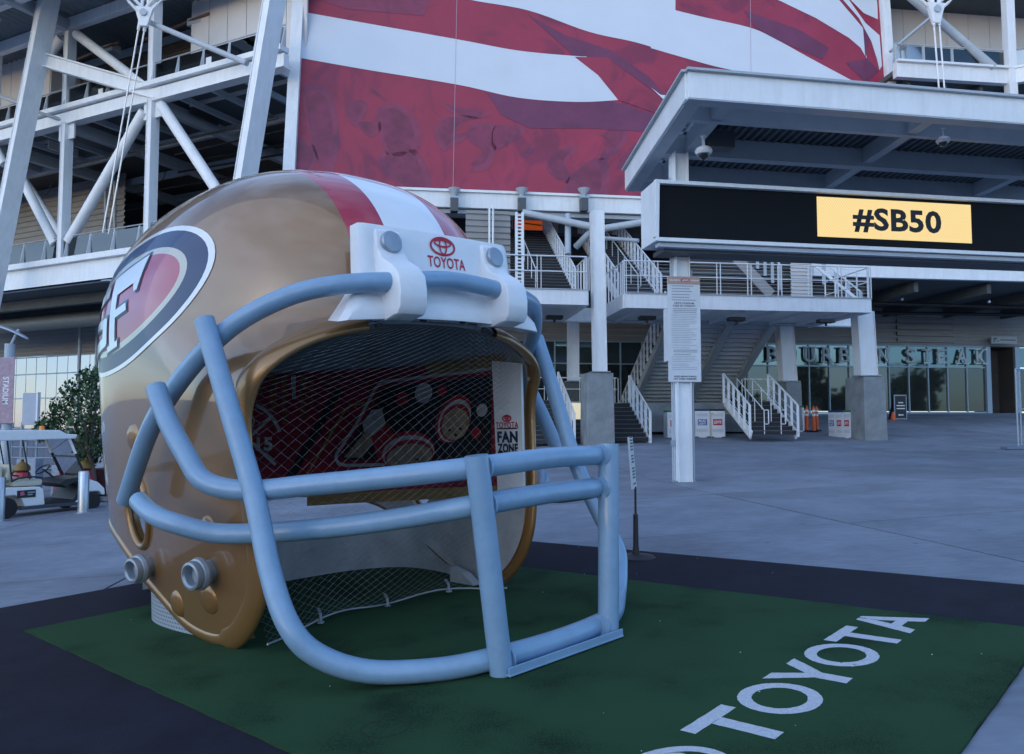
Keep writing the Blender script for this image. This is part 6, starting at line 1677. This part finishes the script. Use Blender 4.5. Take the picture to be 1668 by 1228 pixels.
MB().box((-.42, .56, .78), (.50, .98, .14)).build('seat_cushion', TAN, cart, bevel=.04); MB().box((-.10, .56, 1.0), (.10, .98, .32)).build('seat_back', TAN, cart, bevel=.04)
for y in (Y0 + .03, Y1 - .03):
    MB().tube([(.78, y, .86), (.55, y, .90), (.25, y, .88), (.12, y, .82)], .02, 6).build('arm_rail', BLACK, cart, smooth=60)
    for nm, a, b_, r_ in (('front_post', (1.80, y, .80), (1.34, y, 1.78), .026), ('middle_post', (.12, y, .80), (-.02, y, 1.80), .02), ('middle_post', (.50, y, .84), (.30, y, 1.80), .016), ('rear_post', (-.64, y, .66), (-.70, y, 1.78), .024)):
        MB().tube([a, b_], r_, 8).build(nm, BLACK, cart, smooth=60)
    MB().tube([(1.52, y, 1.4), (1.34, y, 1.80)], .035, 8).build('post_sleeve', CW_, cart, smooth=60)
RF = MB(); prof_ = [(-1.2, 1.72), (1.46, 1.76), (1.50, 1.86), (1.24, 1.88), (1.08, 1.97), (-.8, 1.97), (-1.2, 1.84)]
cp(prof_, Y0 - .08, Y1 + .08).build('roof', CW_, cart, bevel=.02)
MB().lathe([(.06, 0), (.06, .06), (.05, .11), (0, .12)], (1.0, .56, 1.95), UP, 14).build('beacon', mat('orange_beacon', (.8, .22, .02), .3, var=0), cart, smooth=50)
MB().quad((1.80, Y0 + .06, .84), (1.80, Y1 - .06, .84), (1.35, Y1 - .06, 1.76), (1.35, Y0 + .06, 1.76)).build('windscreen', GLR, cart)
MB().bar((1.56, Y0 + .05, 1.32), (1.56, Y1 - .05, 1.32), .03, .03).build('windscreen_bar', BLACK, cart)
MB().tube([Vector((1.18 + .17 * math.cos(a) * .75, .82 + .19 * math.sin(a), 1.02 + .17 * math.cos(a) * .6)) for a in [2 * PI * k / 18 for k in range(18)]], .016, 6, closed=True).build('steering_wheel', BLACK, cart, smooth=60)
MB().tube([(1.18, .82, 1.02), (1.55, .82, .72)], .02, 6).build('steering_column', BLACK, cart)
for x in (0.0, 1.90):
    for y in (0.0, Y1 - .02):
        w = MB().lathe([(.14, -.09), (.215, -.085), (.23, -.05), (.23, .05), (.215, .085), (.14, .09)], (x, y, .23), (0, 1, 0), 26).build('tyre', RUBBER, cart, smooth=40)
        s_ = -1 if y == 0 else 1
        MB().lathe([(.14, .0), (.145, .07), (.12, .075), (.11, .04), (.04, .05), (.035, .075), (0, .075)], (x, y, .23), (0, s_, 0), 22).build('rim', GALV, w, smooth=40)
        for k in range(5):
            a = 2 * PI * k / 5; MB().bar((x + .03 * math.cos(a), y + s_ * .072, .23 + .03 * math.sin(a)), (x + .125 * math.cos(a), y + s_ * .072, .23 + .125 * math.sin(a)), .03, .015, up=Vector((0, 1, 0))).build('spoke', WHITE2, w)
MB().box((.42, Y0 - .006, .52), (.40, .012, .17)).build('side_badge', BLACK, cart); 
o = MB().quad((.28, Y0 - .016, .57), (.36, Y0 - .016, .58), (.38, Y0 - .016, .50), (.29, Y0 - .016, .48)).build('badge_emblem', mat('pink_print', (.5, .12, .2), .5, var=0), cart, recalc=False)
for z, w_ in ((.55, .16), (.50, .11)): MB().quad((.44, Y0 - .016, z - .015), (.44 + w_, Y0 - .016, z - .015), (.44 + w_, Y0 - .016, z + .015), (.44, Y0 - .016, z + .015)).build('badge_text_line', GPRINT, cart, recalc=False)
# ---- red and gold round figures behind the cart
RG = mat('glossy_red_paint', (.30, .02, .04), .3, coat=.5, var=.06); GG = mat('dull_gold_paint', (.20, .13, .03), .5, metal=.3, var=.08)
f0 = atY(137, 800, 21.0)
fig = thing('red_urn', 'x', 'ornament', fz(f0, zg(f0.x, f0.y)), 'red and gold urns behind the cart', local=True)
MB().lathe([(.12, 0), (.22, .08), (.30, .35), (.29, .62), (.20, .85), (.12, .92)], (0, 0, 0), UP, 20).build('body', RG, fig, smooth=60)
MB().lathe([(.13, .90), (.21, .93), (.20, 1.04), (.10, 1.13), (.04, 1.17), (.05, 1.22), (0, 1.25)], (0, 0, 0), UP, 18).build('gold_cap', GG, fig, smooth=60)
fig['label'] = 'red rounded urn with gold cap right beside the bollard, behind the cart'
for px, Y, s_, lb in ((106, 21.4, .95, 'red urn with gold cap seen through the cart windscreen'), (35, 22.0, 1.0, 'red urn with gold cap seen above the cart front seat'), (14, 22.3, .9, 'red urn with gold cap seen above the cart rear seat')):
    c = copy_tree(fig); p = atY(px, 790, Y); c.location = fz(p, zg(p.x, p.y)); c.scale = (s_, s_, s_); c['label'] = lb
# ---------------------------------------------------------------- small things on the plaza
# recycling stations: three bins in one cabinet, local frame x right, y away
WPL = mat('white_bin_plastic', (.66, .70, .76), .5, var=.05, scale=3); GRN = mat('green_lid', (.02, .16, .05), .5); BLU = mat('dark_blue_lid', (.015, .04, .16), .5)
def station(p, rot, n, w, h, dep, lids, prints, lb, seed):
    t_ = thing('recycling_station', lb, 'recycling bins', p, 'recycling stations', local=True)
    t_.rotation_euler = (0, 0, rot)
    for k in range(n):
        x = -n * w / 2 + w * (k + .5)
        b_ = MB(); b_.box((x, dep / 2, h * .5), (w - .012, dep, h * .92)); o = b_.build('bin_body', WPL, t_, bevel=.015)
        MB().box((x, dep / 2, h * 1.0), (w - .02, dep + .02, h * .07)).build('lid', lids[k % len(lids)], t_, bevel=.02)
        g = MB()
        for q in range(5):
            for z in (.80, .24): g.box((x, -.003, h * (z - .025 + q * .022)), (w * .78, .008, .006))
        o = g.build('vent_lines', GPRINT, t_); o['kind'] = 'stuff'
        MB().box((x, .01, .04), (w * .5, .1, .06)).build('foot', WPL, t_)
        pr = prints[k % len(prints)]
        if pr:
            txt, mm, tm = pr
            MB().box((x - .0, -.006, h * .56), (w * .60, .010, h * .22)).build('printed_badge', mm, t_)
            ls = txt.split('/')
            for i, l_ in enumerate(ls): text_on(l_, lambda a, c: Vector((x + a, -.0125, h * .56 + c)), 'badge_lettering', tm, t_, width=w * .48, height=h * (.075 if len(ls) > 1 else .10), bold=.03, cy=h * (.05 - .10 * i) if len(ls) > 1 else 0)
    g = MB()
    for q in range(5):
        for z in (.80, .24): g.box((n * w / 2 + .001, dep / 2, h * (z - .025 + q * .022)), (.008, dep * .85, .006))
    o = g.build('vent_lines', GPRINT, t_); o['kind'] = 'stuff'
    return t_
BL = ('BUD/LIGHT', BLUEP, WPRINT); LV = ("LEVI'S", REDP, WPRINT)
p = gp(1386, 714.5)
station(p - Vector((.6 * math.cos(1.2), -.6 * math.sin(1.2), 0)), -1.2, 3, .40, 1.10, .95, [BLU, BLU, GRN], [BL, LV, LV], 'white recycling station with blue and green lids against the tapered concrete pier', 1)
p = gp(1157, 713); station(p, -.10, 2, .60, 1.12, .8, [BLU, BLACK], [BL, LV], 'white recycling station with blue and black lids right of the rules column', 2)
p = gp(1100, 715); station(p, -.0, 1, .62, 1.10, .8, [GRN], [LV], 'white recycling bin with a green lid left of the rules column', 3)
p = gp(1303, 704); station(p, -.0, 1, .42, 1.10, .8, [GRN], [None], 'white recycling bin behind the stair rail beside the orange posts', 4)
# the yellow topped barrier behind the bins
p = gp(1190, 713); q = thing('tape_barrier', 'thin yellow topped barrier beside the low stair', 'barrier', p)
a, b_ = atY(1158, 673, p.y), atY(1219, 673, p.y); MB().bar(a, b_, .03, .035).build('yellow_rail', mat('yellow_green_tape', (.45, .50, .05), .5), q)
for e in (a, b_): MB().bar(fz(e, zg(e.x, e.y)), e, .03, .03, up=eD).build('post', TAPE, q)
# delineator posts
p0 = gp(1315, 703)
dl_ = thing('delineator_post', 'orange delineator post with white bands, left of the pair by the bins', 'traffic post', p0, 'orange delineator posts', local=True)
MB().lathe([(.20, 0), (.20, .05), (.10, .07)], (0, 0, 0), UP, 14).build('rubber_base', RUBBER, dl_, smooth=30)
MB().lathe([(.075, .05), (.065, .6), (.055, 1.02), (.03, 1.06), (.03, 1.12), (0, 1.13)], (0, 0, 0), UP, 14).build('tube', ORANGE, dl_, smooth=40)
for z in (.68, .86): MB().lathe([(.068, z), (.066, z + .09)], (0, 0, 0), UP, 14).build('white_band', WPRINT, dl_, smooth=40)
for px, py, s_, lb in ((1326, 703.5, 1.0, 'orange delineator post with white bands, nearest the recycling station'), (1331, 702, .96, 'orange delineator post with white bands, rearmost by the dark glass'), (1309, 701, .92, 'orange delineator post half hidden by the white bin')):
    c = copy_tree(dl_); c.location = gp(px, py); c.scale = (s_, s_, s_); c['label'] = lb
# A-frame sign with orange cone
p = gp(1467, 684); s = p.y / FPX
af = thing('sandwich_board', 'black sandwich board with white lettering and arrow before the restaurant', 'sign board', p)
w, h = 22 * s, 40 * s
MB().box(p + UP * (h / 2 + .03), (w, .06, h), AX).build('frame', GALV, af, bevel=.01); MB().box(p + UP * (h / 2 + .03) - eD * .03, (w * .86, .02, h * .91), AX).build('board', BLACK, af)
MB().bar(p + eD * .55 + UP * .02, p + eD * .1 + UP * h, w * .9, .03).build('rear_leg', BLACK, af)
fa = lambda x, y: p + UP * (h / 2 + .03) - eD * .045 + eR * x + UP * y
for txt, cy in (('PARK', .18), ('MEMBERS', .06), ('ENTRANCE', -.06)): 
    k = MB(); k.quad(*[fa(w * x, h * (cy + y)) for x, y in ((-.33 if txt != 'PARK' else -.2, -.02), (.33 if txt != 'PARK' else .2, -.02), (.33 if txt != 'PARK' else .2, .02), (-.33 if txt != 'PARK' else -.2, .02))]).build('text_line', WPRINT, af, recalc=False)
MB().quad(*[fa(w * x, h * y) for x, y in ((-.1, -.30), (.2, -.30), (.2, -.34), (-.1, -.34))]).build('arrow_shaft', WPRINT, af, recalc=False); MB().quad(fa(-w * .25, -h * .32), fa(-w * .08, -h * .28), fa(-w * .08, -h * .36)).build('arrow_head', WPRINT, af, recalc=False)
p = gp(1455, 684.5); cn = thing('traffic_cone', 'small orange cone at the foot of the sandwich board', 'cone', p)
MB().lathe([(.20, 0), (.20, .04), (.13, .05), (.05, .42), (0, .43)], p, UP, 14).build('cone_body', ORANGE, cn, smooth=40)
# fence panel at the right edge
p = gp(1659, 732); fc_ = thing('fence_panel', 'temporary mesh fence panel at the right edge of the picture', 'fence', p)
fh_ = (734 - 603) / FPX * p.y; fd = hdir(60)
for k in (0, 1, 2): 
    q = p + fd * (k * 2.4); MB().tube([fz(q, p.z), fz(q, p.z + fh_)], .03, 8).build('post', GALV, fc_, smooth=60)
MB().tube([p + Vector((.18, .1, 0)), p + Vector((.18, .1, fh_))], .025, 8).build('post', GALV, fc_, smooth=60)
for z in (.15, fh_ * .5, fh_): MB().tube([p + UP * z, p + fd * 4.8 + UP * z], .025, 8).build('rail', GALV, fc_, smooth=60)
m_ = MB(); 
k = 0
while k < 60: 
    m_.tube([p + fd * (k * .08) + UP * .15, p + fd * (min(4.8, k * .08 + fh_ * .6)) + UP * fh_], .004, 3, caps=False); m_.tube([p + fd * (k * .08) + UP * fh_, p + fd * (min(4.8, k * .08 + fh_ * .6)) + UP * .15], .004, 3, caps=False); k += 1
o = m_.build('mesh', GALV, fc_, recalc=False); o['kind'] = 'stuff'
MB().box(p + UP * .05 + Vector((-.05, 0, 0)), (.9, .35, .10)).build('foot_block', mat('blue_grey_foot', (.14, .20, .28), .6), fc_, bevel=.02)
# stanchion sign near the helmet
p = gp(1036, 909); s = p.y / FPX; sn = thing('stanchion_sign', 'narrow white notice on a black pole seen edge on behind the turf', 'sign', p)
MB().lathe([(.22, 0), (.225, .012), (.20, .03), (.04, .05), (.035, .12)], p, UP, 26).build('round_base', BLACK, sn, smooth=30)
h1 = (909 - 797) * s
MB().tube([p + UP * .08, p + UP * h1 * .62, p + UP * h1 * .64, p + UP * h1 * 1.02], [.032, .028, .013, .012], 12).build('pole', BLACK, sn, smooth=40)
c = p + UP * ((909 - 756) * s) - Vector((.035, 0, 0)); bx_ = n_(Vector((.28, .96, 0))); by_ = Vector((bx_.y, -bx_.x, 0)); tz = n_(UP - Vector((.07, 0, 0)))
MB().box(c, (.30, .02, 83 * s), (bx_, by_, tz)).build('notice_board', WSIGN, sn)
rs = random.Random(9)
k = MB(); z = .28
while z > -.28:
    zz = z; 
    for sg in (1, -1): k.quad(*[c + bx_ * x + by_ * (.012 * sg) + tz * (zz + y) for x, y in ((-.11, 0), (.02 + rs.random() * .09, 0), (.11, .018), (-.11, .018))])
    z -= .035 if rs.random() < .7 else .07
o = k.build('notice_print', NAVY, sn, recalc=False); o['kind'] = 'stuff'
# litter specks on the turf and dark border
rs = random.Random(21); li = MB()
for k in range(28):
    q = wf(rs.uniform(u0, u1 + 1.3), rs.uniform(w0, w1), .022); a = rs.uniform(.003, .009); li.quad(q, q + Vector((a, 0, .001)), q + Vector((a, a, .002)), q + Vector((0, a, .001)))
o = tag(li.build('litter_specks', WPRINT, None, recalc=False), 'tiny white litter specks scattered on the turf', 'litter'); o['kind'] = 'stuff'
del o['label']; del o['category']
# trees and low buildings beyond the camera: the glass and the helmet mirror them
tl = MB(); rs = random.Random(33)
for k in range(26):
    x = -95 + k * 7.5 + rs.uniform(-2, 2); y = -34 + rs.uniform(-8, 5) - abs(x) * .05; H_ = rs.uniform(7, 13)
    for c in range(9):
        cx_, cy_, cz_ = x + rs.uniform(-2, 2), y + rs.uniform(-1.5, 1.5), rs.uniform(.35, 1) * H_; R = rs.uniform(1.6, 2.8)
        for l_ in range(90):
            v = n_(Vector((rs.gauss(0, 1), rs.gauss(0, 1), rs.gauss(0, 1)))) * R * rs.random() ** .4; p = Vector((cx_, cy_, cz_)) + v; s_ = rs.uniform(.4, .75)
            d = n_(Vector((rs.gauss(0, 1), rs.gauss(0, 1), rs.gauss(0, 1)))); e = d.orthogonal().normalized(); w_ = d.cross(e); tl.quad(p - e * s_, p + w_ * s_ * .6, p + e * s_, p - w_ * s_ * .6)
LF2 = mat('yellow_green_foliage', (.16, .15, .035), .6, var=.5, scale=.6)
o = tl.build('tree_row', LF2, None, recalc=False); o['kind'] = 'stuff'
